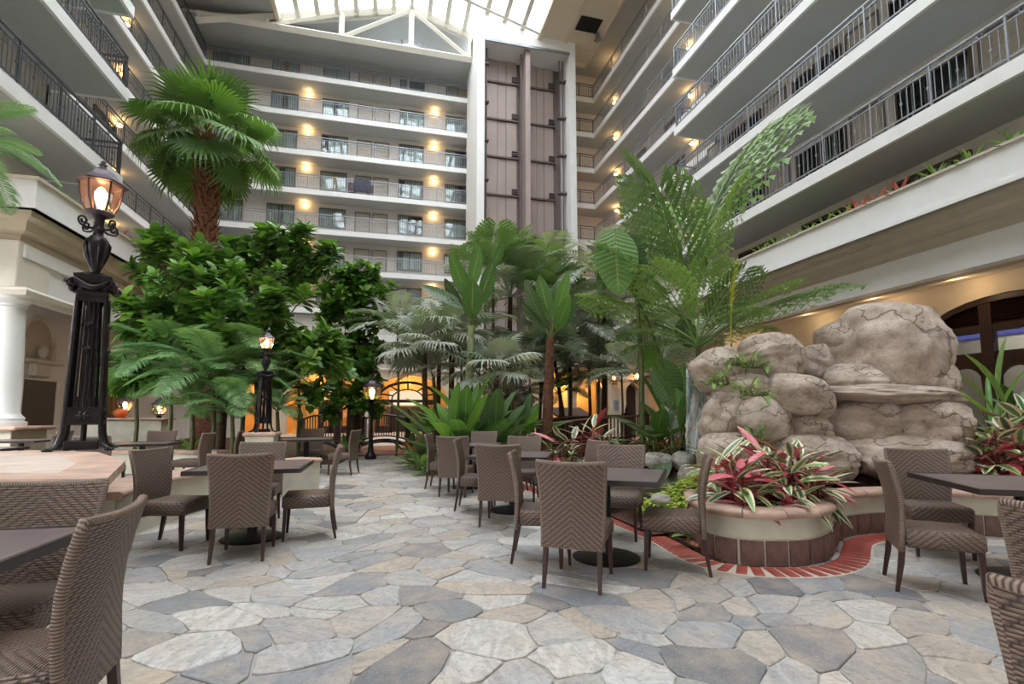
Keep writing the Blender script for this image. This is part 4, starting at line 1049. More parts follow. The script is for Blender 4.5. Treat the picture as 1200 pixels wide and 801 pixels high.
# far left seating
T8 = pz(205, 516, .75); table((-4.45, 10.9), (1, .1), 'square table on the terrace beyond the lamp pedestal, right one')
chair((-3.55, 10.7), (-1, .1), 'far wicker chair seen from behind right of the terrace table, below the palms')
chair((-3.2, 11.4), (-1, -.1), 'far wicker chair turned side-on, rightmost at the terrace table')
chair((-4.55, 11.7), (0, -1), 'far wicker chair facing the camera behind the terrace table')
chair((-5.15, 10.2), (1, .3), 'far wicker chair left of the terrace table, seen beside the lamp post')
chair((-4.55, 9.75), (.1, 1), 'far wicker chair with narrow side showing, in front of the terrace table')
table((-7.4, 14.0-1.3), (1, 0), 'far table behind the black lamp post')
chair((-6.75, 12.4), (-1, 0), 'far wicker chair right of the table behind the lamp post')
chair((-5.95, 9.0), (.2, 1), 'far wicker chair seen through the legs of the lamp post')
chair((-5.55, 8.45), (-.4, 1), 'wicker chair back at the left picture edge behind the pedestal')
table((-6.3, 9.6), (1, 0), 'table half hidden behind the lamp pedestal')
# by the path
table((-1.72, 11.9), (1, .1), 'square table beside the path, in front of the footbridge')
chair((-.92, 11.6), (-.93, .3), 'wicker chair with open legs beside the path, right of the path table')
chair((-2.55, 12.0), (.95, .15), 'wicker chair left of the path table, behind the low wall end')
chair((-1.75, 12.75), (0, -1), 'wicker chair half hidden behind the path table')

# ================================================================ pedestal with the big lamp, low walls
def coping_path(par, path, z, w, step, m='terracotta', closed=False, seglen=None, overhang=.06, top='coping_top'):
    """bullnose coping stones, one object each, along the path (outer face on the right of travel)"""
    P = [Vector((p[0], p[1], 0)) for p in path]
    if closed: P.append(P[0])
    prof = [(-w, .0), (-w, .07), (overhang-.04, .075), (overhang-.012, .06), (overhang, .035), (overhang-.012, .008), (overhang-.04, 0)]
    full = MB(); full.sweep([(p.x, p.y, z) for p in (P[:-1] if closed else P)], prof, closed)
    k = len(prof); n = len(P)-1
    for i in range(n):
        A = full.v[i*k:(i+1)*k]; j = (i+1) % (n if closed else n+1); B = full.v[j*k:(j+1)*k]
        parts = max(1, round((P[i+1]-P[i]).length/seglen)) if seglen else 1
        L = (P[i+1]-P[i]).length
        for s_ in range(parts):
            t0, t1 = s_/parts+.004/L, (s_+1)/parts-.004/L
            lo = [Vector(a).lerp(Vector(b), t0) for a, b in zip(A, B)]; hi = [Vector(a).lerp(Vector(b), t1) for a, b in zip(A, B)]
            q = MB(); q.add(lo+hi, [tuple(range(k)), tuple(range(2*k-1, k-1, -1))]+[(c, k+c, k+(c+1) % k, (c+1) % k) for c in range(k)]); q.obj('coping_stone', M[m], par, smooth=50)
def smooth_split(P, L):
    out = [P[0]]
    for a, b in zip(P, P[1:]):
        n = max(1, round((b-a).length/L)); out += [a.lerp(b, i/n) for i in range(1, n+1)]
    return out
PED = [(-2.27, 4.34), (-2.60, 5.25), (-3.4, 6.5), (-4.1, 6.9), (-5.1, 6.5), (-5.3, 5.6), (-4.4, 4.75), (-3.05, 4.5)]
t = thing('stucco_pedestal', 'big angular stucco pedestal with rounded terracotta coping under the tall lamp', 'pedestal', (0, 0, 0))
q = MB(); q.prism(PED, 0, .80); q.obj('wall', M['planter_stucco'], t)
q = MB(); q.prism([(p[0]*.97-.1, p[1]*.97+.16) for p in PED], .80, .865); q.obj('paved_top', M['coping_top'], t)
coping_path(t, PED[::-1], .80, .30, 1, closed=True, seglen=.55)
LOW = smoothpath([(-2.55, 5.75, 0), (-2.62, 6.3, 0), (-2.52, 7.2, 0), (-2.1, 8.1, 0), (-1.5, 8.9, 0), (-1.12, 9.35, 0)], .3)
t = thing('low_wall', 'low curved stucco seat wall with broad terracotta coping, left of the path', 'wall', (0, 0, 0))
q = MB(); q.sweep([(p.x, p.y) for p in LOW], [(0, 0), (0, .47), (-.45, .47), (-.45, 0)]); q.obj('wall', M['planter_stucco'], t)
coping_path(t, LOW, .47, .5, 1, seglen=.45)
LOW2 = smoothpath([(-1.12, 9.4, 0), (-1.5, 10.1, 0), (-2.3, 10.55, 0), (-3.6, 12.6, 0), (-6.2, 13.2, 0), (-8, 13.3, 0)], .4)
t = thing('planter_wall', 'low planter wall with terracotta coping in front of the palms', 'wall', (0, 0, 0))
q = MB(); q.sweep([(p.x, p.y) for p in LOW2[8:]], [(0, 0), (0, .43), (-.3, .43), (-.3, 0)][::-1]); q.obj('wall', M['planter_stucco'], t)
coping_path(t, LOW2[8:], .43, .34, 1, seglen=.7)
# ================================================================ lamps
def scroll(c, r0, turns, axis, n=18, start=0.0, sgn=1):
    return [c+axis*(r0*(1-.75*i/n)*math.cos(start+sgn*turns*2*math.pi*i/n))+Vector((0, 0, 1))*(r0*(1-.75*i/n)*math.sin(start+sgn*turns*2*math.pi*i/n)) for i in range(n+1)]
def lantern_parts(t, z, r_=.19, h=.40, n=6, power=30):
    """glass lantern with hipped metal roof, bottom at z"""
    q = MB(); q.lathe([(r_*.55, z-.03), (r_*.75, z), (r_*.7, z+.02)], 12); q.obj('gallery_ring', M['bronze'], t, smooth=40)
    b = MB(); prof = [(r_*.66, z+.02), (r_*.9, z+h*.3), (r_*1.02, z+h*.62), (r_*1.06, z+h*.86)]
    for k in range(n):
        a0 = 2*math.pi*k/n; a1 = a0+2*math.pi/n
        b.tube([(pr*math.cos(a0), pr*math.sin(a0), pz_) for pr, pz_ in prof], .010*r_/.19, 5)
    b.tube([(prof[-1][0]*math.cos(2*math.pi*k/n), prof[-1][0]*math.sin(2*math.pi*k/n), prof[-1][1]) for k in range(n)], .014*r_/.19, 5, closed=True)
    b.obj('frame_bar', M['bronze'], t)
    g = MB()
    for k in range(n):
        a0 = 2*math.pi*k/n; a1 = a0+2*math.pi/n; base = len(g.v)
        vs = [(pr*math.cos(a)*.985, pr*math.sin(a)*.985, pz_) for pr, pz_ in prof for a in (a0, a1)]
        g2 = MB(); g2.add(vs, [(2*i, 2*i+1, 2*i+3, 2*i+2) for i in range(len(prof)-1)]); g2.obj('glass_pane', M['lamp_glass'], t)
    q = MB(); q.lathe([(r_*1.32, z+h*.84), (r_*1.34, z+h*.88), (r_*.82, z+h*1.06), (r_*.62, z+h*1.22), (r_*.36, z+h*1.30), (r_*.2, z+h*1.32), (r_*.16, z+h*1.40), (r_*.24, z+h*1.44), (r_*.1, z+h*1.48), (r_*.14, z+h*1.53), (.005, z+h*1.58)], n); q.obj('roof', M['bronze'], t)
    q = MB(); q.lathe([(r_*.1, z+.03), (r_*.16, z+h*.2), (r_*.3, z+h*.42), (r_*.32, z+h*.6), (r_*.16, z+h*.74), (.01, z+h*.78)], 12); q.obj('bulb', M['bulb'], t, smooth=180)
    l = bpy.data.lights.new('lantern_light', 'POINT'); l.energy = power; l.color = (1, .55, .25); l.shadow_soft_size = .06
    o = bpy.data.objects.new('lantern_light', l); COL.objects.link(o); o.parent = t; o.location = (0, 0, z+h*.5)
def big_lamp(name, loc, s, label, rz=0.0, power=40):
    t = thing(name, label, 'lamp', loc, rz); t.scale = (s, s, s); I = M['iron']
    H = 1.86; a0, a1 = .175, .135      # half widths, foot and head
    for sx, sy in ((-1, -1), (1, -1), (1, 1), (-1, 1)):
        q = MB(); q.tube([(sx*(a0+.10), sy*(a0+.10), 0.01), (sx*(a0+.03), sy*(a0+.03), .06), (sx*a0, sy*a0, .2), (sx*(a0-.01), sy*(a0-.01), .4), (sx*a1, sy*a1, H)], [.022, .032, .028, .027, .025], 6)
        q.lathe([(.05, 0), (.055, .02), (.02, .04)], 8, (sx*(a0+.10), sy*(a0+.10), 0)); q.obj('leg', I, t, smooth=60)
    w = lambda z: a0+(a1-a0)*(z-.2)/(H-.2)
    for k in range(4):
        rotm = Matrix.Rotation(k*math.pi/2, 4, 'Z'); q = MB()
        for u in (-.45, -.17, .17, .45): q.tube([(u*w(.5)*1.1, -w(.5), .5), (u*w(1.8), -w(1.8), 1.82)], .017 if abs(u) > .3 else .021, 5)
        q.box(-w(.44), w(.44), -w(.44)-.015, -w(.44)+.015, .30, .33); q.box(-w(.5), w(.5), -w(.5)-.015, -w(.5)+.015, .48, .51)
        q.bbox(-w(.4)+.01, w(.4)-.01, -w(.4)-.006, -w(.4)+.006, .33, .48, .003)
        q.box(-w(1.66), w(1.66), -w(1.66)-.012, -w(1.66)+.012, 1.78, 1.84)
        q.xf(rotm); q.obj('side_bars', I, t)
        q = MB(); zc = .405; y = -w(.4)-.02
        for aa in range(6):
            c = Vector((.05*math.cos(aa*math.pi/3), y, zc+.035*math.sin(aa*math.pi/3))); q.tube([Vector((0, y, zc)), c, c*1.0+Vector((.03*math.cos(aa*math.pi/3), 0, .02*math.sin(aa*math.pi/3)))], [.012, .02, .008], 6)
        for zc2 in (1.2, 1.5):
            y = -w(zc2)-.012; q.lathe([(.0, -.05), (.035, -.02), (.045, 0), (.035, .02), (0, .05)], 8, (0, y, zc2)); q.tube([(-.08, y, zc2-.03), (-.05, y, zc2+.035), (0, y, zc2), (.05, y, zc2+.035), (.08, y, zc2-.03)], .012, 5)
        for i in range(4): q.box(-.06+i*.04-.006, -.06+i*.04+.006, -w(.57)-.02, -w(.57), .51, .63)
        for i in range(3): q.box(-.068, .068, -w(.57)-.02, -w(.57), .53+i*.045, .537+i*.045)
        q.xf(rotm); tag(q.obj('rosette', I, t), kind='stuff')
    q = MB(); q.bbox(-.16, .16, -.16, .16, 0.005, .11, .01); q.obj('base_box', I, t)
    q = MB(); q.lathe([(.03, .1), (.03, 1.7)], 8); q.obj('core_pipe', I, t)
    q = MB(); a = a1*1.42
    q.lathe([(a1*1.3, H-.02), (a1*1.5, H+.04), (a1*1.42, H+.08), (a*1.30, H+.20), (a*1.36, H+.24), (a*.9, H+.27), (.09, H+.30)], 4, rot=math.pi/4); cap = q.obj('crown', I, t)
    for k in range(4):
        q = MB(); rot_ = Matrix.Rotation(k*math.pi/2, 4, 'Z')
        q.tube([(-.15+.30*i/10, -.20, H+.17-.09*math.sin(math.pi*i/10)) for i in range(11)], [.022+.02*math.sin(math.pi*i/10) for i in range(11)], 7)
        for sx in (-1, 1): q.tube([Vector((sx*.16, -.19, H+.14))+v for v in scroll(Vector((0, 0, 0)), .05, 1.2, Vector((sx, 0, 0)), 10)], .014, 5)
        q.xf(rot_); q.obj('swag', I, cap, smooth=60)
        q = MB(); c = Vector((.20, .20, H+.11)); q.tube([c+v for v in scroll(Vector((0, 0, 0)), .06, 1.3, Vector((.7, .7, 0)), 12)], .018, 6); q.xf(rot_); q.obj('corner_scroll', I, cap, smooth=60)
    q = MB(); q.lathe([(.05, H+.24), (.04, H+.30), (.06, H+.36), (.105, H+.52), (.122, H+.64), (.112, H+.72), (.06, H+.77), (.05, H+.82), (.075, H+.85), (.05, H+.90), (.055, H+1.0), (.11, H+1.05)], 14)
    for k in range(10):
        an = 2*math.pi*k/10; q.tube([(.055*math.cos(an), .055*math.sin(an), H+.37), (.105*math.cos(an), .105*math.sin(an), H+.53), (.122*math.cos(an), .122*math.sin(an), H+.65), (.07*math.cos(an), .07*math.sin(an), H+.76)], [.01, .022, .022, .01], 5)
    q.obj('vase', I, t, smooth=60)
    for k in range(4):
        an = k*math.pi/2+math.pi/4; ax = Vector((math.cos(an), math.sin(an), 0)); q = MB()
        q.tube([ax*.05+Vector((0, 0, H+.86)), ax*.12+Vector((0, 0, H+.84))]+[ax*.19+Vector((0, 0, H+.91))+v for v in scroll(Vector((0, 0, 0)), .065, 1.35, ax, 16, -1.6, 1)], .013, 6); q.obj('scroll_arm', I, t, smooth=60)
    lantern_parts(t, H+1.06, .205, .44, 6, power)
    return t
LB = pd(97, 520, 6.05); big_lamp('street_lamp', (LB.x, LB.y, .87), 1.0, 'tall black cast-iron lamp with openwork shaft on the left stucco pedestal', R(20), 60)
MP = pd(308, 505, 10.3); mpz = .86
t = thing('lamp_pedestal', 'square stucco pedestal with terracotta slab under the middle lamp', 'pedestal', (MP.x, MP.y, 0))
q = MB(); q.bbox(-.26, .26, -.26, .26, 0, .85, .01); q.obj('shaft', M['planter_stucco'], t)
q = MB(); q.bbox(-.31, .31, -.31, .31, .85, .93, .025); q.obj('slab', M['terracotta'], t)
ML_ = big_lamp('street_lamp', (MP.x, MP.y, .93), .60, 'middle black lamp on square pedestal in front of the palms', R(30), 40); ML_.scale = (.68, .68, .585)
def pole_lamp(u, v0, w, top, label, s=.8):
    p = pd(u, v0, w); t = thing('pole_lamp', label, 'lamp', (p.x, p.y, 0)); q = MB()
    q.lathe([(.16, 0), (.17, .1), (.09, .2), (.06, .5), (.05, .9), (.045, top-.1), (.08, top-.05), (.05, top)], 12); q.obj('pole', M['iron'], t, smooth=40)
    lantern_parts(t, top+.03, .24*s, .44*s, 6, 40)
pole_lamp(435, 500, 14.6, 1.68, 'slender pole lamp in front of the arched doorway', 1.0)
pole_lamp(147, 470, 15, 1.35, 'low lantern glowing beside an orange pumpkin on the left', .8)
pole_lamp(187, 478, 15, 1.25, 'low glowing lantern under the fig tree, right of the pumpkin lantern', .8)
def wall_lantern(loc, label, s=1.0):
    t = thing('wall_lantern', label, 'lamp', loc); t.scale = (s, s, s)
    q = MB(); q.tube([(0, .3, -.1), (0, .12, -.16), (0, 0, -.06)], .025, 6); q.obj('bracket', M['iron'], t); lantern_parts(t, 0, .2, .42, 6, 25)
for u, v, n in ((720, 446, 'left'), (747, 445, 'right')):
    p = py(u, v, YQ-.45); wall_lantern((p.x, p.y, p.z), f'wall lantern on the {n} pillar of the arched pavilion', 1.15)
t = thing('wall_plaque', 'small bronze plaque on the white pavilion pillar', 'plaque', py(722, 474, YQ-.02))
q = MB(); q.bbox(-.22, .22, -.02, .02, -.45, .35, .01); q.obj('frame', M['tan_trim'], t); q = MB(); q.bbox(-.14, .14, -.03, .0, -.34, .24, .005); q.obj('plate', M['rail_lit'], t)
# sconces of the galleries
q = MB(); q.lathe([(.02, -.09), (.1, -.06), (.13, .02), (.13, .05)], 12); sc_me = q.mesh('shade', M['sconce'], 60)
q = MB(); q.box(-.06, .06, -.03, .12, -.05, .09); scp = q.mesh('wall_plate', M['rail_shaded'])
def sconce(loc, label, p=11):
    t = thing('wall_sconce', label, 'lamp', loc, group='amber gallery sconces'); put('shade', sc_me, t); put('wall_plate', scp, t)
    l = bpy.data.lights.new('sconce_light', 'POINT'); l.energy = p; l.color = (1, .58, .22); l.shadow_soft_size = .14
    o = bpy.data.objects.new('sconce_light', l); COL.objects.link(o); o.parent = t; o.location = (0, -.12, .12)
xa_, xb_ = py(363, 75, 37.3).x, py(510, 98, 37.3).x
for k in range(3, 10):
    z = zt(k)+2.15; n = NTH[k]
    sconce((xa_, 37.45, z), f'amber sconce on the back wall at the {n} floor, left of the doors'); sconce((xb_, 37.45, z), f'amber sconce on the back wall at the {n} floor, near the elevator')
    if k < 9 or 1:
        sconce((16.0, 33.0, z), f'amber sconce at the {n} floor on the right recessed gallery, near the corner'); sconce((16.0, 23.5, z), f'amber sconce at the {n} floor on the right recessed gallery, behind the projecting balcony')
        sconce((-13.8, 29.0, z), f'amber sconce at the {n} floor on the left recessed gallery, far one'); sconce((-13.8, 20.5, z), f'amber sconce at the {n} floor on the left recessed gallery, nearer one')
# ceiling downlights of the right arcade
for i, (y, n) in enumerate(((9.68, 'right of the rock top'), (12.0, 'above the rock, half hidden'), (14.5, 'behind the fishtail palm'), (7.3, 'nearest the right edge'), (18, 'farthest along the arcade'))):
    t = thing('ceiling_downlight', f'round recessed downlight in the tan arcade ceiling, {n}', 'lamp', (14.3, y, 4.855)); q = MB(); q.lathe([(.16, -.02), (.16, 0)], 16); q.obj('trim_ring', M['tan_trim'], t)
    q = MB(); q.lathe([(.11, -.03), (.11, -.02)], 16); q.obj('lens', M['downlight'], t); o = plight('downlight_light', (0, 0, -.25), 9, (1, .72, .42)); o.parent = t
# exit signs glowing red on the corner galleries
def exit_sign(loc, label, s=1.0):
    t = thing('exit_sign', label, 'sign', loc); t.scale = (s, s, s); q = MB(); q.bbox(-.3, .3, -.04, .04, -.15, .15, .01); q.obj('housing', M['red_sign'], t)
    c = bpy.data.curves.new('lettering', 'FONT'); c.body = 'EXIT'; c.size = .24; c.align_x = 'CENTER'; c.align_y = 'CENTER'; c.materials.append(M['white_paint']); tmp = bpy.data.objects.new('lettering', c); COL.objects.link(tmp); bpy.context.view_layer.update(); me = bpy.data.meshes.new_from_object(tmp); bpy.data.objects.remove(tmp); put('lettering', me, t, (0, -.05, 0), (R(90), 0, 0))
for k in (3, 4, 5, 6): exit_sign((12.9, 35.165, zt(k)+1.7), f'red exit sign on the corner gallery wall at the {NTH[k]} floor, right of the elevator', 1.2)
exit_sign((-12.9, 37.565, zt(3)+1.9), 'red exit sign at the far end of the left gallery', 1.2)
# ================================================================ rock, pond, planter
def boulder_mb(seed, sub=4, facets=13, rough=.06, sharp=24.0):
    import bmesh
    rnd = random.Random(seed); bm = bmesh.new(); bmesh.ops.create_icosphere(bm, subdivisions=sub, radius=1.0)
    pl = []
    for ax_ in ((1,0,0),(-1,0,0),(0,1,0),(0,-1,0),(0,0,1),(0,0,-1)):
        n = (Vector(ax_)+Vector((rnd.gauss(0,.16), rnd.gauss(0,.16), rnd.gauss(0,.13)))).normalized(); pl.append((n, rnd.uniform(.78, .92)))
    for i in range(facets):
        n = Vector((rnd.gauss(0, 1), rnd.gauss(0, 1), rnd.gauss(0, .8))).normalized(); pl.append((n, rnd.uniform(.86, 1.12)))
    off = Vector((rnd.uniform(0, 90), rnd.uniform(0, 90), rnd.uniform(0, 90))); q = MB()
    for v in bm.verts:
        d = v.co.normalized(); s_ = 1.0
        for n, h in pl:
            c = d.dot(n)
            if c > .2: s_ += (c/h)**sharp
        r_ = s_**(-1/sharp)*1.08
        f = noise.fractal(d*1.7+off, 1.0, 2.1, 5)*rough*1.5+.02*math.sin(v.co.z*9+3*noise.noise(d*1.5+off))+noise.fractal(Vector((d.x*2, d.y*2, d.z*7))+off, 1.0, 2.2, 3)*rough*.6
        v.co = d*(r_+f)
    bm.verts.ensure_lookup_table()
    q.v = [tuple(v.co) for v in bm.verts]; q.f = [tuple(v.index for v in f.verts) for f in bm.faces]; q.uv = [(0, 0)]*len(q.v); q.mi = [0]*len(q.f); bm.free()
    return q
BM_ = [boulder_mb(100+i, 5 if i < 4 else 4, 7+i % 3*2, .05+.008*(i % 3)).mesh('boulder', M['rock'], 180) for i in range(8)]
BP_ = [boulder_mb(200+i, 3, 11, .07).mesh('stone', M['pale_rock'], 180) for i in range(4)]
RK = pd(1000, 500, 7.6); ROCK = thing('rock_formation', 'big tan artificial rock waterfall built of stacked boulders behind the curved planter', 'rock', (RK.x, RK.y, 0))
def boulder(u, v, w, a, b, c, i, rx=0, ry=0, rz=0):
    """centre at pixel (u, v) and distance w, half sizes a (across), b (deep), c (up)"""
    p = pd(u, v, w)-ROCK.location
    m = Matrix.Translation(p) @ Matrix.Rotation(-YAW-.25+R(rz), 4, 'Z') @ Matrix.Rotation(R(ry), 4, 'Y') @ Matrix.Rotation(R(rx), 4, 'X') @ Matrix.Diagonal((a, b, c, 1))
    put('boulder', BM_[i], ROCK, mtx=m)
def block(u0, v0, u1, v1, w, deep, i, rz=0, ry=0, rx=0):
    k = w/FPX; boulder((u0+u1)/2, (v0+v1)/2, w, (u1-u0)/2*k*.92, deep, (v1-v0)/2*k*1.12, i, rx, ry, rz)
block(972, 364, 1096, 470, 7.3, .85, 0, 8, 6)          # crown
block(1050, 425, 1116, 478, 7.0, .6, 5, -10, 14)       # its right lower edge
block(966, 378, 1010, 440, 7.5, .5, 4, 20, -14)        # shoulder
block(960, 452, 1116, 474, 6.85, .7, 1, 4, 3)          # strata band
block(960, 428, 1050, 476, 7.1, .6, 3, -8, 4)          # centre
block(1040, 466, 1128, 528, 6.7, .65, 2, -14, 6)       # right buttress
block(955, 468, 1060, 520, 7.0, .6, 7, 10, 0)          # dark middle
block(985, 510, 1130, 560, 6.55, .6, 1, 6, 0)          # foot
block(1010, 505, 1128, 540, 6.75, .6, 5, 0, 0)
block(895, 440, 972, 490, 6.75, .55, 6, 10, 14)        # round middle boulder
block(864, 395, 938, 446, 7.4, .5, 2, 16, -3)          # upper left block
block(930, 405, 975, 450, 7.8, .5, 7, 0, 4)
block(806, 412, 876, 462, 7.5, .55, 4, -14, -8)        # far left top
block(835, 440, 905, 475, 7.2, .45, 0, 30, 0)
block(822, 462, 876, 518, 7.0, .5, 3, -20, 26)         # leaning slab
block(845, 470, 925, 520, 6.85, .5, 5, 20, -14)
block(900, 480, 975, 525, 6.9, .5, 1, -10, 0)
block(815, 505, 900, 560, 6.75, .5, 6, 0, 6)
block(890, 512, 1000, 562, 6.55, .5, 2, 8, 0)
block(820, 440, 1100, 560, 8.0, .5, 3, 0, 0)           # core behind
q = MB(); rows = []
for i in range(13):
    t_ = i/12; row = []
    for k in range(9):
        u = 804+(k/8)*(22+8*t_); v = 432+t_*100; p = pd(u, v, 7.75-.35*t_**.5+.04*math.sin(k*2.1+i)); row.append((p, (k/8, t_)))
    rows.append(row)
wf = q.strip(rows).obj('waterfall', M['fall'], smooth=180); tag(wf, 'thin waterfall sheet running down the left side of the rock', 'waterfall')
# pond and rim
POND = pd(742, 562, 7.2)
def edge_x(y): return 2.95-.07*max(0, y-5)
def mound(x, y):
    h = max(0.0, min(.60, .38*(x-edge_x(y))))*min(1, max(0, (y-4.95)/.6))*max(0.0, min(1, (10.6-y)/1.5))
    r_ = ((x-POND.x)/1.05)**2+((y-POND.y)/.75)**2
    return h if r_ > 1.2 else min(h, .24)
q = MB(); rows = [[((x, y, .03+mound(x, y)+.015*noise.noise(Vector((x*4, y*4, 0)))), (0, 0)) for x in [2.75+i*.11 for i in range(40)]] for y in [4.95+j*.13 for j in range(45)]]
struct(q.strip(rows).obj('ground_mound', M['soil'], smooth=180))
q = MB(); pts = [(POND.x+1.12*math.cos(a)*(1+.08*math.sin(3*a)), POND.y+.80*math.sin(a)*(1+.08*math.sin(2*a+1))) for a in [2*math.pi*i/28 for i in range(28)]]
q.prism(pts, .2, .345); tag(q.obj('pond_water', M['pool'], smooth=None), 'shallow dark pond between the rock and the centre tables', 'pond')
def stone(u, v, w, sx, sy, sz, i, label=None, rz=0):
    p = pd(u, v, w); o = put('pond_stone', BP_[i % 4], None, (p.x, p.y, max(p.z-.02, .05+mound(p.x, p.y))), (rr(-.2, .2), rr(-.2, .2), rz-YAW), sc=(sx, sy, sz))
    return tag(o, label, 'stone', 'stones round the pond')
for k, (u, v, w, sx, sy, sz, lab) in enumerate(((772, 539, 7.9, .24, .2, .15, 'pale flat slab on the far rim of the pond, left one'), (801, 539, 7.8, .19, .2, .15, 'pale flat slab on the far rim of the pond, next to the rock'), (806, 556, 7.2, .10, .14, .17, 'small upright brown stone below the pond rim slabs'),
      (838, 545, 6.8, .24, .24, .2, 'grey stone between the pond and the pink-leaved planter'), (858, 562, 6.2, .22, .2, .18, 'grey stone half under the pink leaves by the pond'), (832, 574, 6.2, .22, .17, .11, 'low pale stone at the near edge of the pond, beside the chair back'),
      (775, 584, 6.0, .12, .10, .08, 'white stone among the moss tufts in front of the pond'), (742, 541, 8.1, .2, .2, .13, 'pale rim stone left of the two flat pond slabs'), (716, 547, 7.9, .18, .18, .12, 'rim stone hidden behind the pond table'), (690, 552, 7.8, .2, .2, .13, 'rim stone below the pink-leaved plants at the pond'),
      (806, 588, 6.0, .11, .10, .07, 'pale stone beside moss right of the white stone'))): stone(u, v, w, sx, sy, sz, k, lab, k*.4)
# raised planter -----------------------------------------------------------------------
t = thing('raised_planter', 'curved raised planter with brown tile foot, cream stucco and terracotta rim', 'planter', (0, 0, 0))
q = MB(); q.sweep([(p.x, p.y) for p in PLANTER], [(0, 0), (0, .40), (-.22, .40), (-.22, 0)]); q.obj('wall', M['planter_stucco'], t, smooth=40)
for p, tg, s in walk(PLANTER, .2):
    n = Vector((tg.y, -tg.x, 0)); q = MB(); q.bbox(-.094, .094, -.012, .035, 0.002, .215, .006)
    m = Matrix(((tg.x, -n.x, 0, p.x), (tg.y, -n.y, 0, p.y), (0, 0, 1, 0), (0, 0, 0, 1))); m = m @ Matrix.Diagonal((1, -1, 1, 1))
    q.obj('tile', M['brown_tile'], t, mtx=m)
q = MB(); q.sweep([(p.x, p.y) for p in PLANTER], [(.02, 0), (.02, .222), (0, .225), (0, 0)]); q.obj('grout', M['grout'], t)
PSEG = [PLANTER[min(i, len(PLANTER)-1)] for i in range(0, len(PLANTER)+5, 6)]
coping_path(t, PSEG, .395, .20, 1, overhang=.08)
q = MB(); IN = MB(); IN.sweep([(p.x, p.y) for p in PLANTER[::5]], [(-.12, 0), (-.125, 0), (-.12, .1)]); q.prism([IN.v[i][:2] for i in range(0, len(IN.v), 3)]+[(8.2, 3.6), (8.6, 6.2), (4.0, 6.0)], .0, .37); q.obj('soil', M['soil'], t)
# mulch and moss between the bricks and the pond
tm = MB()
for i in range(7):
    a = i*.9; L = .07+.02*(i % 3); c_, s_ = math.cos(a), math.sin(a)
    tm.add([(0, 0, 0), (c_*L*.5-s_*.012, s_*L*.5+c_*.012, L*.55), (c_*L, s_*L, L*.5), (c_*L*.5+s_*.012, s_*L*.5-c_*.012, L*.55)], [(0, 1, 2, 3)])
mt = []
for i in range(6500):
    x, y = rr(2.98, 4.9), rr(4.75, 7.0)
    if ((x-POND.x)/1.2)**2+((y-POND.y)/.9)**2 < 1 or (x > 3.05 and y < 5.05): continue
    if noise.noise(Vector((x*1.8, y*1.8, 3.1))) < -.3: continue
    s_ = rr(.8, 1.9); mt.append(Matrix.Translation((x, y, .02+mound(x, y)+.08*abs(noise.noise(Vector((x*2.2, y*2.2, 0)))))) @ Matrix.Rotation(rr(0, 6.3), 4, 'Z') @ Matrix.Diagonal((s_, s_, s_*1.1, 1)))
o = merged('moss_tufts', tm, mt, M['moss']); tag(o, 'bright green moss tufts carpeting the bed in front of the pond', 'moss', kind='stuff')
tm = MB(); tm.add([(-.03, -.012, 0), (.03, -.014, .006), (.034, .012, .004), (-.028, .014, .01)], [(0, 1, 2, 3)])
mt = []
for i in range(2600):
    u, v = rr(808, 850), rr(596, 650); p = pz(u, v, .04)
    if p.x < 2.88 or (p.x > 3.0 and p.y < 4.3): continue
    mt.append(Matrix.Translation((p.x, p.y, .035+mound(p.x, p.y)+rr(0, .02))) @ Matrix.Rotation(rr(0, 6.3), 4, 'Z') @ Matrix.Rotation(rr(-.5, .5), 4, 'X'))
M['chip'] = plain('bark_chip', srgb(168, 108, 82), .8, var=.4, nscale=30)
o = merged('bark_chips', tm, mt, M['chip']); tag(o, 'red-brown bark chips beside the left end of the curved planter', 'mulch', kind='stuff')

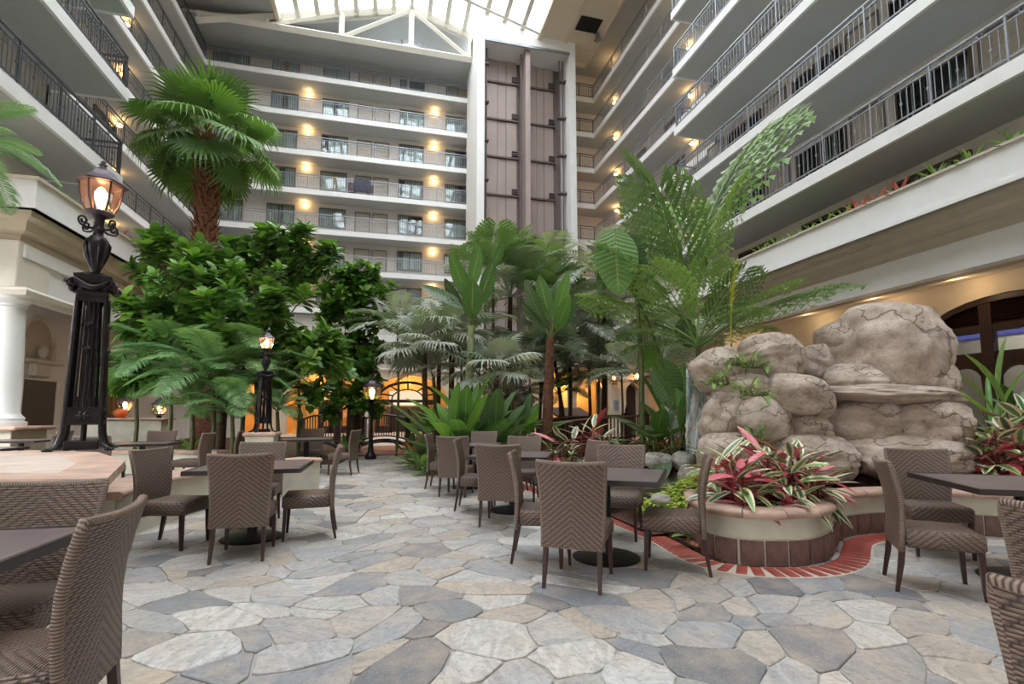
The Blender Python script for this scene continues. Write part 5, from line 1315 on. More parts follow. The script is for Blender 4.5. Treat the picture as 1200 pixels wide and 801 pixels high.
# footbridges and garden rail ------------------------------------------------------------
def post_mesh():
    q = MB(); q.bbox(-.09, .09, -.09, .09, 0, .95, .01); q.bbox(-.12, .12, -.12, .12, .95, 1.0, .01); q.lathe([(.10, 1.0), (.06, 1.06), (.08, 1.12), (.03, 1.18), (.045, 1.22), (0.005, 1.28)], 8); return q.mesh('newel_post', M['dark_wood'])
NP = post_mesh()
M['rail_wood'] = plain('dark_rail_wood', srgb(70, 48, 42), .4, var=.2, nscale=8); M['rail_top'] = plain('worn_rail_top', srgb(132, 104, 88), .45, var=.2, nscale=8)
def arch_rail(a, b, z0, z1, rise, h, label, n, name='footbridge_rail', topm='rail_wood'):
    a = Vector((a[0], a[1], 0)); b = Vector((b[0], b[1], 0)); d = b-a; L = d.length; t = thing(name, label, 'railing', (a.x, a.y, 0), math.atan2(d.y, d.x))
    f = lambda s: z0+(z1-z0)*s+rise*4*s*(1-s)
    for s in (0, 1): put('newel_post', NP, t, (L*s, 0, f(s)-.05))
    for nm, dz, r_, m in (('top_rail', h, .035, topm), ('bottom_rail', .12, .028, 'rail_wood')):
        q = MB(); q.tube([(L*i/14, 0, f(i/14)+dz) for i in range(15)], r_, 6); q.obj(nm, M[m], t, smooth=60)
    for i in range(n):
        s = (i+.5)/n; q = MB(); q.box(-.014, .014, -.014, .014, f(s)+.12, f(s)+h); q.obj('baluster', M['rail_wood'], t, loc=(L*s, 0, 0))
    q = MB(); vs = []
    for i in range(13): z = f(i/12); vs += [(L*i/12, -.06, max(.02, z-.12)), (L*i/12, .06, max(.02, z-.12)), (L*i/12, .06, z+.02), (L*i/12, -.06, z+.02)]
    q.add(vs, [(4*i+k, 4*i+(k+1) % 4, 4*i+4+(k+1) % 4, 4*i+4+k) for i in range(12) for k in range(4)]+[(0, 1, 2, 3), (51, 50, 49, 48)]); q.obj('stringer', M['rail_wood'], t)
    return t
P0, P1 = pz(424, 527, 0.03), pz(478, 527, .03)
arch_rail((P0.x, P0.y), (P1.x, P1.y), .25, .25, .16, .85, 'dark arched gate railing across the end of the path', 18, 'path_gate')
P0, P1 = pd(352, 505, 17.5), pd(396, 505, 17.5)
arch_rail((P0.x, P0.y), (P1.x, P1.y), .2, .2, .2, .85, 'dark arched railing left of the path, behind the path table', 14)
P0, P1 = pd(618, 505, 14.6), pd(757, 500, 15.6)
arch_rail((P0.x, P0.y), (P1.x, P1.y), .06, .38, .06, .86, 'long dark footbridge railing rising to the right beside the pond', 34, topm='rail_top')
P0, P1 = pd(600, 500, 16.4), pd(735, 495, 17.2)
arch_rail((P0.x, P0.y), (P1.x, P1.y), .15, .38, .06, .86, 'farther dark footbridge railing behind the long one', 30, topm='rail_top')
q = MB(); a = pd(612, 505, 15.6); b = pd(748, 500, 16.5); d = (b-a); d.z = 0; n = Vector((-d.y, d.x, 0)).normalized()*.8
q.add([(*(a-n)[:2], .0), (*(b-n)[:2], .0), (*(b+n)[:2], .0), (*(a+n)[:2], .0), (*(a-n)[:2], .14), (*(b-n)[:2], .36), (*(b+n)[:2], .36), (*(a+n)[:2], .14)], [(4, 5, 6, 7), (0, 1, 5, 4), (1, 2, 6, 5), (2, 3, 7, 6), (3, 0, 4, 7)])
tag(q.obj('footbridge_deck', M['rail_wood']), 'dark wooden deck of the footbridge between its two railings', 'bridge')
# small things in the background ----------------------------------------------------------
p = pd(667, 482, 21); t = thing('podium', 'dark podium with sloping brown top beyond the footbridge', 'podium', (p.x, p.y, 0), .2)
q = MB(); q.bbox(-.7, .7, -.4, .4, 0, 1.15, .02); q.obj('body', M['black_panel'], t)
q = MB(); q.add([(-.85, -.5, 1.15), (.85, -.5, 1.15), (.85, .5, 1.5), (-.85, .5, 1.5), (-.85, -.5, 1.22), (.85, -.5, 1.22), (.85, .5, 1.57), (-.85, .5, 1.57)], [(3,2,1,0),(4,5,6,7),(0,1,5,4),(1,2,6,5),(2,3,7,6),(3,0,4,7)]); q.obj('sloping_top', M['frame_brown'], t)
p = pd(600, 470, 22); t = thing('domed_kiosk', 'grey domed kiosk hidden among the palms at the back', 'kiosk', (p.x, p.y, 0))
q = MB(); q.lathe([(.9, 0), (.9, 1.7), (.95, 1.75)], 16); q.obj('body', M['elev_dark'], t, smooth=40)
q = MB(); q.lathe([(1.0, 1.75), (1.0, 1.85), (.9, 2.2), (.6, 2.5), (.2, 2.66), (.01, 2.7)], 20); q.obj('dome', M['elev_dark'], t, smooth=60)
p = pd(428, 486, 21); t = thing('white_statue', 'small white statue on a plinth left of the pole lamp', 'statue', (p.x-.2, p.y, 0))
q = MB(); q.bbox(-.4, .4, -.4, .4, 0, .95, .03); q.obj('plinth', M['stucco'], t)
q = MB(); q.lathe([(.24, .95), (.26, 1.05), (.16, 1.15), (.24, 1.45), (.2, 1.75), (.26, 2.05), (.2, 2.25), (.08, 2.35), (.14, 2.45), (.15, 2.6), (.06, 2.72)], 12); q.obj('figure', M['white_stone'], t, smooth=60)
for u, v, s, n in ((141.5, 484, .17, 'left of the lantern'),):
    p = pd(u, v, 14.6); t = thing('pumpkin', 'round orange pumpkin on the ledge left of the small lantern', 'pumpkin', p); q = MB(); vs = []
    for i in range(9):
        a = math.pi*i/8
        for k in range(24):
            b = 2*math.pi*k/24; r_ = s*math.sin(a)*(1+.09*abs(math.sin(b*4))); vs.append((r_*math.cos(b), r_*math.sin(b), s*.8*math.cos(a)))
    q.add(vs, [(i*24+k, (i+1)*24+k, (i+1)*24+(k+1) % 24, i*24+(k+1) % 24) for i in range(8) for k in range(24)]); q.obj('body', M['pumpkin'], t, smooth=180)
    q = MB(); q.tube([(0, 0, s*.75), (.02, 0, s*.95), (.06, 0, s*1.1)], [.04, .03, .02], 6); q.obj('stem', M['stalk'], t)
p = pd(150, 492, 14.7); t = thing('stone_ledge', 'stone ledge with dark counter under the pumpkin', 'ledge', (p.x, p.y, 0)); z_ = pd(141.5, 484, 14.6).z-.135
q = MB(); q.bbox(-1.0, 1.0, -.35, .35, 0, z_-.06, .01); q.obj('wall', M['planter_stucco'], t); q = MB(); q.bbox(-1.1, 1.1, -.42, .42, z_-.06, z_, .015); q.obj('slab', M['terracotta'], t)
# luggage and a tray of flowers on the sixth-floor gallery
zb = zt(6); x0 = py(414, 224, 36.5).x
for i, (u, w_, h_, m, lab) in enumerate(((412, .5, .95, 'luggage', 'dark red suitcase on the back wall gallery, left of the hanging cloth'), (434, .42, .9, 'luggage', 'dark red bag on the back wall gallery, right of the hanging cloth'))):
    x = py(u, 224, 36.4).x; t = thing('suitcase', lab, 'suitcase', (x, 36.45, zb)); q = MB(); q.bbox(-w_/2, w_/2, -.15, .15, .06, h_, .05); q.obj('shell', M[m], t)
    q = MB(); q.tube([(-.12, 0, h_), (-.12, 0, h_+.25), (.12, 0, h_+.25), (.12, 0, h_)], .012, 5); q.obj('handle', M['rail_shaded'], t)
    for sx in (-1, 1): q = MB(); q.tube([(sx*w_*.35, -.1, .035), (sx*w_*.35, .1, .035)], .035, 8); q.obj('wheel', M['black'], t)
x = py(424, 222, 35.9).x; q = MB(); rows = []
for j, (yy, z) in enumerate(((36.12, .2), (36.12, 1.0), (36.05, 1.14), (35.98, 1.12), (35.94, .15))): rows.append([((x-.55+1.1*i/10, yy+.02*math.sin(i*1.7+j), zb+z), (0, 0)) for i in range(11)])
tag(q.strip(rows).obj('hanging_cloth', M['umbrella'], smooth=180), 'dark cloth draped over the gallery railing on the back wall', 'cloth')
# ================================================================ plants
def leaf_blade(L=1.0, W=.3, nl=8, bend=.25, fold=.18, tip=1.6, base=.35, wav=0.0):
    """leaf along +Y, drooping towards -Z; u along, v across"""
    q = MB(); rows = []
    for i in range(nl+1):
        t = i/nl; w = W*.5*max(.0, math.sin(math.pi*min(1, .015+.97*t**.88)))**(.62 if base > .45 else .8); w = max(w, .004*W)
        y = L*t*(1-.12*bend*t); z = -bend*L*t*t*.6
        row = []
        for s in (-1, -.5, 0, .5, 1):
            row.append(((s*w, y, z+fold*abs(s)*w+wav*w*math.sin(t*19+s*2)*abs(s)), (t, s)))
        rows.append(row)
    return q.strip(rows)
def small_leaf(L, W, bend=.2, fold=.15):
    q = MB(); pr = [(0, .03), (.25, .62), (.55, 1.0), (.82, .78), (1.0, .05)]; rows = []
    for t, w in pr: rows.append([((s*w*W*.5, L*t, -bend*L*t*t+fold*abs(s)*w*W*.5), (t, s)) for s in (-1, 0, 1)])
    return q.strip(rows)
def pinnate(L=2.0, n=26, lw=.035, ll=.45, droop=.5, lift=.5, fishtail=False, petiole=.2):
    """feather frond along +Y from the crown; leaflets both sides"""
    q = MB(); f = lambda s: Vector((0, L*(s-.18*droop*s*s), L*(lift*s*.6-droop*s*s*.75)))
    q.tube([f(i/10) for i in range(11)], [.018*(1-.8*i/10)*max(1, L/2) for i in range(11)], 5)
    for i in range(n):
        s = petiole+(1-petiole)*(i+.3)/n; p = f(s); tg = (f(min(1, s+.02))-f(s-.02)).normalized()
        env = math.sin(math.pi*min(1, .18+.82*(i+.5)/n))**.6
        for sd in (-1, 1):
            l_ = ll*env*rr(.85, 1.1); out = (Vector((sd, 0, 0))*.85+tg*.6+Vector((0, 0, rr(.0, .18)))).normalized(); side = tg
            a = p; m_ = p+out*l_*.55+Vector((0, 0, .02*l_)); e = p+out*l_+Vector((0, 0, -.22*l_)); w = lw*rr(.85, 1.15)
            q.add([a-side*w*.35, a+side*w*.35, m_+side*w, m_-side*w, e], [(0, 1, 2, 3), (3, 2, 4)], [(0, -.5), (0, .5), (.5, .6), (.5, -.6), (1, 0)])
    return q
def bipinnate(L=2.0, n=11, droop=.35, lift=.6):
    """fishtail frond: side branches carrying wedge leaflets"""
    q = MB(); f = lambda s: Vector((0, L*(s-.15*droop*s*s), L*(lift*s*.55-droop*s*s*.7)))
    q.tube([f(i/10) for i in range(11)], [.022*(1-.8*i/10) for i in range(11)], 5)
    for i in range(n):
        s = .25+.75*(i+.2)/n; p = f(s); tg = (f(min(1, s+.02))-f(s-.02)).normalized(); bl = L*.42*math.sin(math.pi*(.22+.72*(i+.5)/n))**.7
        for sd in (-1, 1):
            br = (Vector((sd, 0, 0))*.85+tg*.65).normalized(); g = lambda r_: p+br*bl*r_+Vector((0, 0, -.25*bl*r_*r_))
            q.tube([g(0), g(.5), g(1)], [.008, .006, .003], 4, cap=False); m = 10
            for k in range(m):
                r_ = .12+.88*(k+.4)/m; c = g(r_)
                for s2 in (-1, 1):
                    d = (br*.75+(tg*s2*sd)*.7+Vector((0, 0, rr(-.35, .1)))).normalized(); sz = .135*rr(.75, 1.2); sv = d.cross(Vector((0, 0, 1))).normalized()
                    e1 = c+d*sz*1.0+sv*sz*.24; e2 = c+d*sz*.78-sv*sz*.2
                    q.add([c, c+d*sz*.5+sv*sz*.13, e1, c+d*sz*.85, e2, c+d*sz*.4-sv*sz*.11], [(0, 1, 3, 5), (1, 2, 3), (5, 3, 4)], [(0, 0), (.5, .5), (1, .6), (.8, 0), (1, -.6), (.5, -.5)])
    return q
def fan(Rr=.9, seg=34, span=250):
    """palmate blade in the XY plane opening along +Y, hub at the origin"""
    q = MB()
    for i in range(seg):
        a0 = R(90-span/2+span*i/seg); a1 = R(90-span/2+span*(i+1)/seg); am = (a0+a1)/2; r_ = Rr*(.88+.12*math.cos((am-math.pi/2)*1.1))*rr(.93, 1.05)
        P = lambda a, rad, z: Vector((rad*math.cos(a), rad*math.sin(a), z))
        b0, bm, b1 = P(a0, r_*.62, -.04*r_), P(am, r_*.62, -.04*r_+.035*Rr), P(a1, r_*.62, -.04*r_)
        sw = rr(-.12, .12); t0 = P(am+sw*.3, r_*.85, -.12*r_); tip = P(am+sw*.6, r_*1.0, -.30*r_-rr(0, .12)*r_)
        h0 = P(am, .03, 0); w = (b1-b0)*.25
        q.add([h0, b0, bm, b1, t0-w, t0+w, tip], [(0, 1, 2), (0, 2, 3), (1, 4, 5, 2) if False else (1, 4, 2), (2, 4, 5), (2, 5, 3), (4, 6, 5)], [(0, 0), (.6, -.4), (.6, 0), (.6, .4), (.85, -.2), (.85, .2), (1, 0)])
    return q
def mesh_variants(fn, name, mat, k, **kw): return [fn(**kw).mesh(name, mat, 180) for _ in range(k)]

# --- tall fan palm
def fan_palm():
    base = pd(238, 470, 18.5); top = pd(243, 170, 18.5); t = thing('fan_palm', 'tall fan palm with shaggy brown trunk rising above the fig tree on the left', 'palm', (base.x, base.y, 0))
    c = top-Vector((base.x, base.y, 0)); H = c.z
    q = MB(); q.tube([(0, 0, 0), (c.x*.3, c.y*.3, H*.4), (c.x*.7, c.y*.7, H*.75), (c.x, c.y, H+.2)], [.36, .34, .33, .30], 14); q.obj('trunk', M['trunk'], t, smooth=60)
    bt = MB(); bt.add([(-.10, 0, 0), (.10, 0, 0), (.07, .10, .26), (-.07, .10, .26), (0, .17, .40), (0, .06, 0)], [(0, 5, 4, 3), (5, 1, 2, 4), (3, 4, 2)])
    bme = bt.mesh('leaf_base', M['boot']); mt = []
    for i in range(280):
        z = 5.2+(H-5.0)*i/280; a = i*2.4; s_ = z/H; cx, cy = c.x*s_, c.y*s_
        put('leaf_base', bme, t, mtx=Matrix.Translation((cx+.31*math.cos(a), cy+.31*math.sin(a), z)) @ Matrix.Rotation(a-math.pi/2, 4, 'Z') @ Matrix.Rotation(rr(-.3, .1), 4, 'X') @ Matrix.Diagonal((rr(.8, 1.2),)*3+(1,)))
    fv = [fan(1.0, 34, 235+i*12).mesh('frond', M['fan'], None) for i in range(4)]
    pet = MB(); pet.tube([(0, 0, 0), (0, .5, .04), (0, 1, 0)], [.035, .024, .016], 5); pm = pet.mesh('petiole', M['pale_stalk'], 180)
    n = 28
    for i in range(n):
        az = i*2.399; el = R(84-128*((i+.5)/n)**1.05); el += rr(-.12, .12)
        d = Vector((math.cos(az)*math.cos(el), math.sin(az)*math.cos(el), math.sin(el))); Lp = rr(1.25, 1.75)*(1.0 if el > -.3 else .8)
        o = Vector((c.x, c.y, H+.1)); hub = o+d*Lp+Vector((0, 0, -.10*Lp))
        fd = (d+Vector((0, 0, -.35-.25*(1-math.sin(el))))).normalized() if el > -.4 else Vector((d.x*.5, d.y*.5, -1)).normalized()
        upv = Vector((d.x*-.3, d.y*-.3, 1)) if el > -.4 else d
        fr = put('frond', fv[i % 4], t, mtx=basis(hub, fd, upv, rr(1.25, 1.55)))
        put('petiole', pm, fr, mtx=fr.matrix_basis.inverted() @ basis(o, hub-o, Vector((0, 0, 1)), (1, (hub-o).length, 1)))
    return t
fan_palm()

# --- trees with big leathery leaves
def leafy_tree(label, w, trunk_px, clusters, nleaf, L, name='fiddle_leaf_fig', seed=1, parts=300):
    rnd = random.Random(seed); b = pd(*trunk_px[0], w); t = thing(name, label, 'tree', (b.x, b.y, 0)); O = Vector((b.x, b.y, 0))
    tmpl = [small_leaf(L, L*.62, .22, .12), small_leaf(L*.9, L*.6, .35, .2)]; me = [m.mesh('leaf', M['fig'], 180) for m in tmpl]
    tp = [Vector((0, 0, 0))]+[pd(u, v, w)-O for u, v in trunk_px[1:]]
    q = MB(); q.tube(tp, [.12*(1-.5*i/len(tp))+.02 for i in range(len(tp))], 8); q.obj('trunk', M['bark'], t, smooth=60)
    allm = []; tot = sum(c[2]**2 for c in clusters)
    for u, v, r_, dw in clusters:
        c = pd(u, v, w+dw)-O; rad = r_*w/FPX
        near = min(tp, key=lambda p: (p-c).length); q = MB(); mid = near.lerp(c, .5)+Vector((0, 0, -.1))
        q.tube([near, mid, c], [.05, .035, .02], 6)
        for _ in range(5):
            e = c+Vector((rnd.gauss(0, 1), rnd.gauss(0, 1), rnd.gauss(0, 1))).normalized()*rad*.8; q.tube([c, c.lerp(e, .6)+Vector((0, 0, .05)), e], [.02, .014, .008], 5)
        q.obj('branch', M['bark'], t, smooth=60)
        nsub = max(4, int(rad*rad*17))
        for _ in range(nsub):
            d = Vector((rnd.gauss(0, 1), rnd.gauss(0, 1)-.25, rnd.gauss(0, 1)+.25)).normalized(); tipc = c+d*rad*rnd.uniform(.55, 1.02)
            ax = (d*.8+Vector((0, 0, .7))).normalized(); m = max(5, int(nleaf*r_**2/tot/nsub))
            for k in range(m):
                az = k*2.4+rnd.random(); s_ = k/m; side = ax.orthogonal(); side.rotate(Matrix.Rotation(az, 3, ax))
                dirv = (ax*(.15+.85*s_)+side*(1.0-.45*s_)).normalized(); p = tipc-ax*L*.9*(1-s_)+dirv*.02
                nrm = (Vector((0, 0, 1))*.8+ax*.5-side*.2+Vector((rnd.gauss(0, .25), rnd.gauss(0, .25), 0))).normalized()
                allm.append((basis(p, dirv, nrm, rnd.uniform(.75, 1.15)), rnd.randrange(2), (p+O-EYE).dot(FW)))
    allm.sort(key=lambda x: x[2])
    for m_, k, _ in allm[:parts]: put('leaf', me[k], t, mtx=m_)
    for k in (0, 1):
        ms = [m_ for m_, kk, _ in allm[parts:] if kk == k]
        if ms: tag(merged('foliage', tmpl[k], ms, M['figS'], t), kind='stuff')
    return t
leafy_tree('broad fiddle-leaf fig with bright green leaves, largest tree on the left', 12.6, [(258, 500), (262, 440), (250, 390), (262, 345)],
    [(185, 310, 36, 0), (215, 330, 40, -.5), (165, 372, 34, -.6), (205, 375, 40, -.3), (255, 335, 44, 0), (250, 385, 42, -.8), (300, 345, 44, -.4), (335, 375, 40, -.3), (290, 392, 38, -.6), (365, 410, 34, -.2), (330, 420, 36, 0), (150, 430, 26, -.3), (200, 285, 24, .4), (232, 300, 26, .5), (268, 305, 26, .8),
     (300, 300, 34, 1.2), (330, 285, 34, 1.2), (360, 290, 34, 1.2), (385, 300, 22, 1.2), (350, 318, 30, 1.0), (140, 440, 22, 0), (395, 420, 22, 0), (178, 440, 24, 0), (372, 455, 18, 0)], 5200, .34, seed=3)
leafy_tree('compact dark fig tree standing right of the big fig, before the back wall', 16.5, [(418, 500), (420, 450), (418, 400), (420, 350)],
    [(418, 342, 34, 0), (442, 352, 28, 0), (395, 352, 28, 0), (405, 380, 32, -.3), (438, 385, 30, -.3), (420, 410, 30, -.2), (395, 410, 24, 0), (445, 415, 20, 0), (385, 430, 20, 0), (425, 436, 22, 0), (400, 330, 20, 0), (432, 328, 20, 0)], 3000, .30, 'compact_fig', seed=5)
leafy_tree('bright young fig shrub under the compact fig, beside the pole lamp', 15.2, [(410, 500), (412, 470)], [(405, 462, 24, 0), (425, 458, 20, 0), (395, 480, 18, 0), (420, 478, 18, 0), (440, 470, 14, 0)], 700, .28, 'young_fig', seed=8, parts=200)

# --- feather palms
KF = [pinnate(2.0, 34, .026, .55, .85, .7).mesh('frond', M['kentia'], None) for _ in range(4)]
BFm = [pinnate(2.0, 38, .021, .58, .8, .65).mesh('frond', M['bluepalm'], None) for _ in range(4)]
FTm = [bipinnate(2.0).mesh('frond', M['fish'], None) for _ in range(4)]
FTb = [bipinnate(2.0).mesh('frond', M['bluepalm'], None) for _ in range(3)]
def feather_palm(label, w, base_px, crown_px, n, L, meshes, name='kentia_palm', trunk_r=.05, stems=1, el0=78, el1=5, mat='cane', seed=1, extra=()):
    rnd = random.Random(seed); b = pd(*base_px, w); O = Vector((b.x, b.y, 0)); t = thing(name, label, 'palm', O)
    for s in range(stems):
        c = pd(crown_px[0]+(rnd.uniform(-26, 26) if s else 0), crown_px[1]+(rnd.uniform(-12, 22) if s else 0), w+(rnd.uniform(-.6, .6) if s else 0))-O
        f0 = Vector((c.x*.25+rnd.uniform(-.2, .2)*(s > 0), c.y*.3, 0)); q = MB(); q.tube([f0, f0.lerp(c, .5)+Vector((.04, 0, 0)), c], [trunk_r*1.15, trunk_r, trunk_r*.75], 8); q.obj('stem', M[mat], t, smooth=60)
        for i in range(n):
            az = i*2.399+s*1.1+rnd.uniform(-.2, .2); el = R(el0-(el0-el1)*((i+.5)/n)**.8)+rnd.uniform(-.1, .1)
            d = Vector((math.cos(az)*math.cos(el), math.sin(az)*math.cos(el), math.sin(el)*.75))
            put('frond', rnd.choice(meshes), t, mtx=basis(c, d, Vector((0, 0, 1)), L/2.0*rnd.uniform(.82, 1.12)))
    for (u0, v0, u1, v1, dw, mi) in extra:
        a = pd(u0, v0, w)-O; e = pd(u1, v1, w+dw)-O; L_ = (e-a).length
        put('frond', meshes[mi % len(meshes)], t, mtx=basis(a, (e-a)+Vector((0, 0, .1*L_)), Vector((0, 0, 1)), L_/1.75))
    return t
for u, v, w, n, L, s_, e1, lab in ((250, 450, 11.4, 20, 1.9, 2, -10, 'kentia palm with arching fronds under the fig, left of the middle lamp'), (200, 428, 11.8, 18, 1.9, 4, -5, 'kentia palm at the foot of the fig beside the low lanterns'),
      (300, 440, 12.0, 18, 1.9, 6, -15, 'kentia palm right behind the middle lamp post'), (350, 436, 14.4, 18, 2.1, 9, -10, 'tall kentia palm right of the middle lamp, over the amber arch'),
      (272, 486, 11.0, 14, 1.3, 12, 0, 'small low kentia palm in front of the planter wall'), (225, 480, 11.2, 12, 1.2, 13, -5, 'small kentia palm nearest the low lanterns'), (325, 482, 11.6, 12, 1.2, 20, 0, 'small kentia palm right of the middle lamp foot'), (160, 455, 13.0, 12, 1.5, 22, -5, 'kentia palm farthest left, by the wall window'), (285, 400, 12.2, 14, 1.8, 25, -20, 'kentia palm rising highest through the fig branches')):
    feather_palm(lab, w, (u, 506), (u, v), n, L, KF, seed=s_, el1=e1)
feather_palm('grey-green palm with long drooping fronds behind the strelitzia', 17.5, (590, 500), (598, 348), 15, 3.0, BFm, 'feather_palm', .1, seed=14, el1=-25, mat='bark')
feather_palm('grey-green palm left of the elevator foot, behind the strelitzia', 16.5, (508, 500), (515, 412), 13, 2.0, BFm, 'feather_palm', .08, seed=15, el1=-15, mat='bark')
feather_palm('dense grey palm in front of the elevator foot', 19.0, (640, 500), (640, 330), 14, 2.8, BFm, 'feather_palm', .12, seed=16, el1=-25, mat='bark')
feather_palm('grey palm between the elevator and the fishtail palm', 17.5, (705, 500), (708, 365), 14, 2.6, BFm, 'feather_palm', .09, seed=17, el1=-25, mat='bark')
feather_palm('low grey palm arching over the footbridge end', 17.0, (690, 505), (690, 430), 10, 2.0, FTb, 'fishtail_palm', .06, seed=18, el1=-20, mat='bark')
feather_palm('slim fishtail palm in front of the elevator, behind the strelitzia', 17.0, (575, 500), (578, 330), 8, 1.9, FTm, 'fishtail_palm', .05, seed=19, el0=88, el1=25, stems=2)
feather_palm('slim dense fishtail palm before the elevator middle pier', 17.5, (632, 500), (632, 350), 9, 1.8, FTm, 'fishtail_palm', .05, seed=21, el0=88, el1=15, stems=2)
feather_palm('low blue-green palm left of the strelitzia stalks', 14.5, (512, 505), (508, 442), 10, 1.5, BFm, 'feather_palm', .06, seed=23, el1=5)
feather_palm('dark bushy palm behind the travellers palm trunk', 17.0, (665, 500), (668, 430), 12, 2.0, FTb, 'fishtail_palm', .07, seed=24, el1=-20, mat='bark', stems=2)
for u, v, w, n, L, me, s_, e1, lab in ((540, 400, 16.2, 16, 2.4, BFm, 61, -20, 'grey-green palm directly behind the tall strelitzia leaves'), (562, 442, 16.6, 14, 2.0, BFm, 62, -10, 'low grey-green palm right of the strelitzia stalks'), (620, 418, 17.0, 16, 2.4, BFm, 63, -25, 'drooping grey palm just left of the travellers palm'),
      (668, 392, 17.2, 16, 2.5, BFm, 64, -25, 'drooping grey palm just right of the travellers palm'), (728, 425, 17.0, 14, 2.5, BFm, 65, -25, 'grey palm left of the huge hanging banana leaf'), (600, 470, 16.8, 14, 1.7, BFm, 66, 0, 'low grey palm before the domed kiosk'), (655, 462, 17.2, 12, 1.7, KF, 67, 0, 'low green palm behind the footbridge rail'),
      (772, 440, 13.8, 14, 2.0, FTb, 68, -20, 'grey fishtail palm between the banana and the rock'), (466, 392, 15.8, 14, 2.0, BFm, 69, 8, 'grey palm farthest left of the strelitzia, near the arched door'), (700, 320, 17.0, 14, 2.4, BFm, 70, -30, 'tall grey palm before the corner galleries'), (748, 380, 16.6, 12, 2.4, BFm, 71, -25, 'grey palm behind the huge banana leaf')):
    feather_palm(lab, w, (u, 503), (u, v), n, L, me, 'feather_palm', .038, seed=s_, el1=e1, mat='cane')
FAN_S = [fan(.75, 26, 200+i*25).mesh('frond', M['bluepalm'], None) for i in range(3)]
def lady_palm(label, w, base_px, crown_px, n, L, seed):
    rnd = random.Random(seed); b = pd(*base_px, w); O = Vector((b.x, b.y, 0)); t = thing('livistona_palm', label, 'palm', O); c = pd(*crown_px, w)-O
    q = MB(); q.tube([(0, 0, 0), c*.5, c], [.09, .08, .07], 8); q.obj('stem', M['bark'], t, smooth=60)
    for i in range(n):
        az = i*2.399; el = R(75-85*(i+.5)/n); d = Vector((math.cos(az)*math.cos(el), math.sin(az)*math.cos(el), math.sin(el))); hub = c+d*L*rnd.uniform(.8, 1.1); fr = put('frond', rnd.choice(FAN_S), t, mtx=basis(hub, (d+Vector((0, 0, -.4))).normalized(), Vector((-d.x*.3, -d.y*.3, 1)), rnd.uniform(.9, 1.15)))
        q = MB(); q.tube([c, c.lerp(hub, .5)+Vector((0, 0, .06)), hub], [.018, .012, .008], 5); put('petiole', q.mesh('petiole', M['pale_stalk'], 180), fr, mtx=fr.matrix_basis.inverted())
lady_palm('grey fan-leaved palm left of the strelitzia, in front of the arched door', 14.0, (500, 505), (497, 412), 15, .75, 1)
lady_palm('grey fan-leaved palm right of the strelitzia stalks', 13.8, (580, 505), (582, 440), 13, .7, 2)
lady_palm('second grey fan-leaved palm high behind the strelitzia stalks', 14.6, (528, 505), (530, 395), 13, .8, 3)
# big fishtail palm above the rock
feather_palm('big green fishtail palm arching above the rock on the right', 8.8, (822, 505), (818, 405), 5, 1.5, FTm, 'fishtail_palm', .06, seed=31, el0=60, el1=-10, stems=1,
    extra=[(812, 372, 728, 226, .3, 0), (812, 372, 762, 236, -.4, 1), (806, 345, 905, 186, .5, 2), (812, 380, 880, 236, -.2, 3), (815, 390, 700, 318, .2, 1), (815, 400, 690, 372, .4, 2), (818, 400, 930, 352, -.3, 0), (820, 405, 975, 368, .0, 1), (815, 402, 760, 330, -.7, 3), (818, 402, 880, 330, -.8, 2), (815, 405, 740, 405, -.4, 0), (820, 408, 900, 398, -.6, 3), (816, 400, 838, 318, -.5, 1), (812, 380, 800, 260, .6, 0), (815, 400, 850, 372, .7, 2), (812, 395, 770, 372, .8, 0)])
# extra cane of the same clump carrying the arching top frond
YF = [pinnate(2.0, 22, .03, .4, .15, .6, petiole=.4).mesh('frond', M['young'], None)]
p = pd(858, 420, 7.9); O = Vector((p.x, p.y, 0)); t = thing('young_palm', 'slender young palm with one yellow-green upright frond above the rock', 'palm', O)
a = pd(857, 402, 7.9)-O; q = MB(); q.tube([(0, 0, 1.2), a.lerp(Vector((0, 0, 1.2)), .5), a], [.03, .02, .014], 6); q.obj('stem', M['stalk'], t)
e = pd(888, 312, 7.9)-O; put('frond', YF[0], t, mtx=basis(a, (e-a), Vector((0, 0, 1)), (e-a).length/1.9))
# palm tip cut by the left edge
feather_palm('palm at the left picture edge of which only frond tips show', 7.0, (-75, 560), (-52, 172), 12, 1.25, [KF[0], KF[1]], 'edge_palm', .07, seed=40, el1=-30)

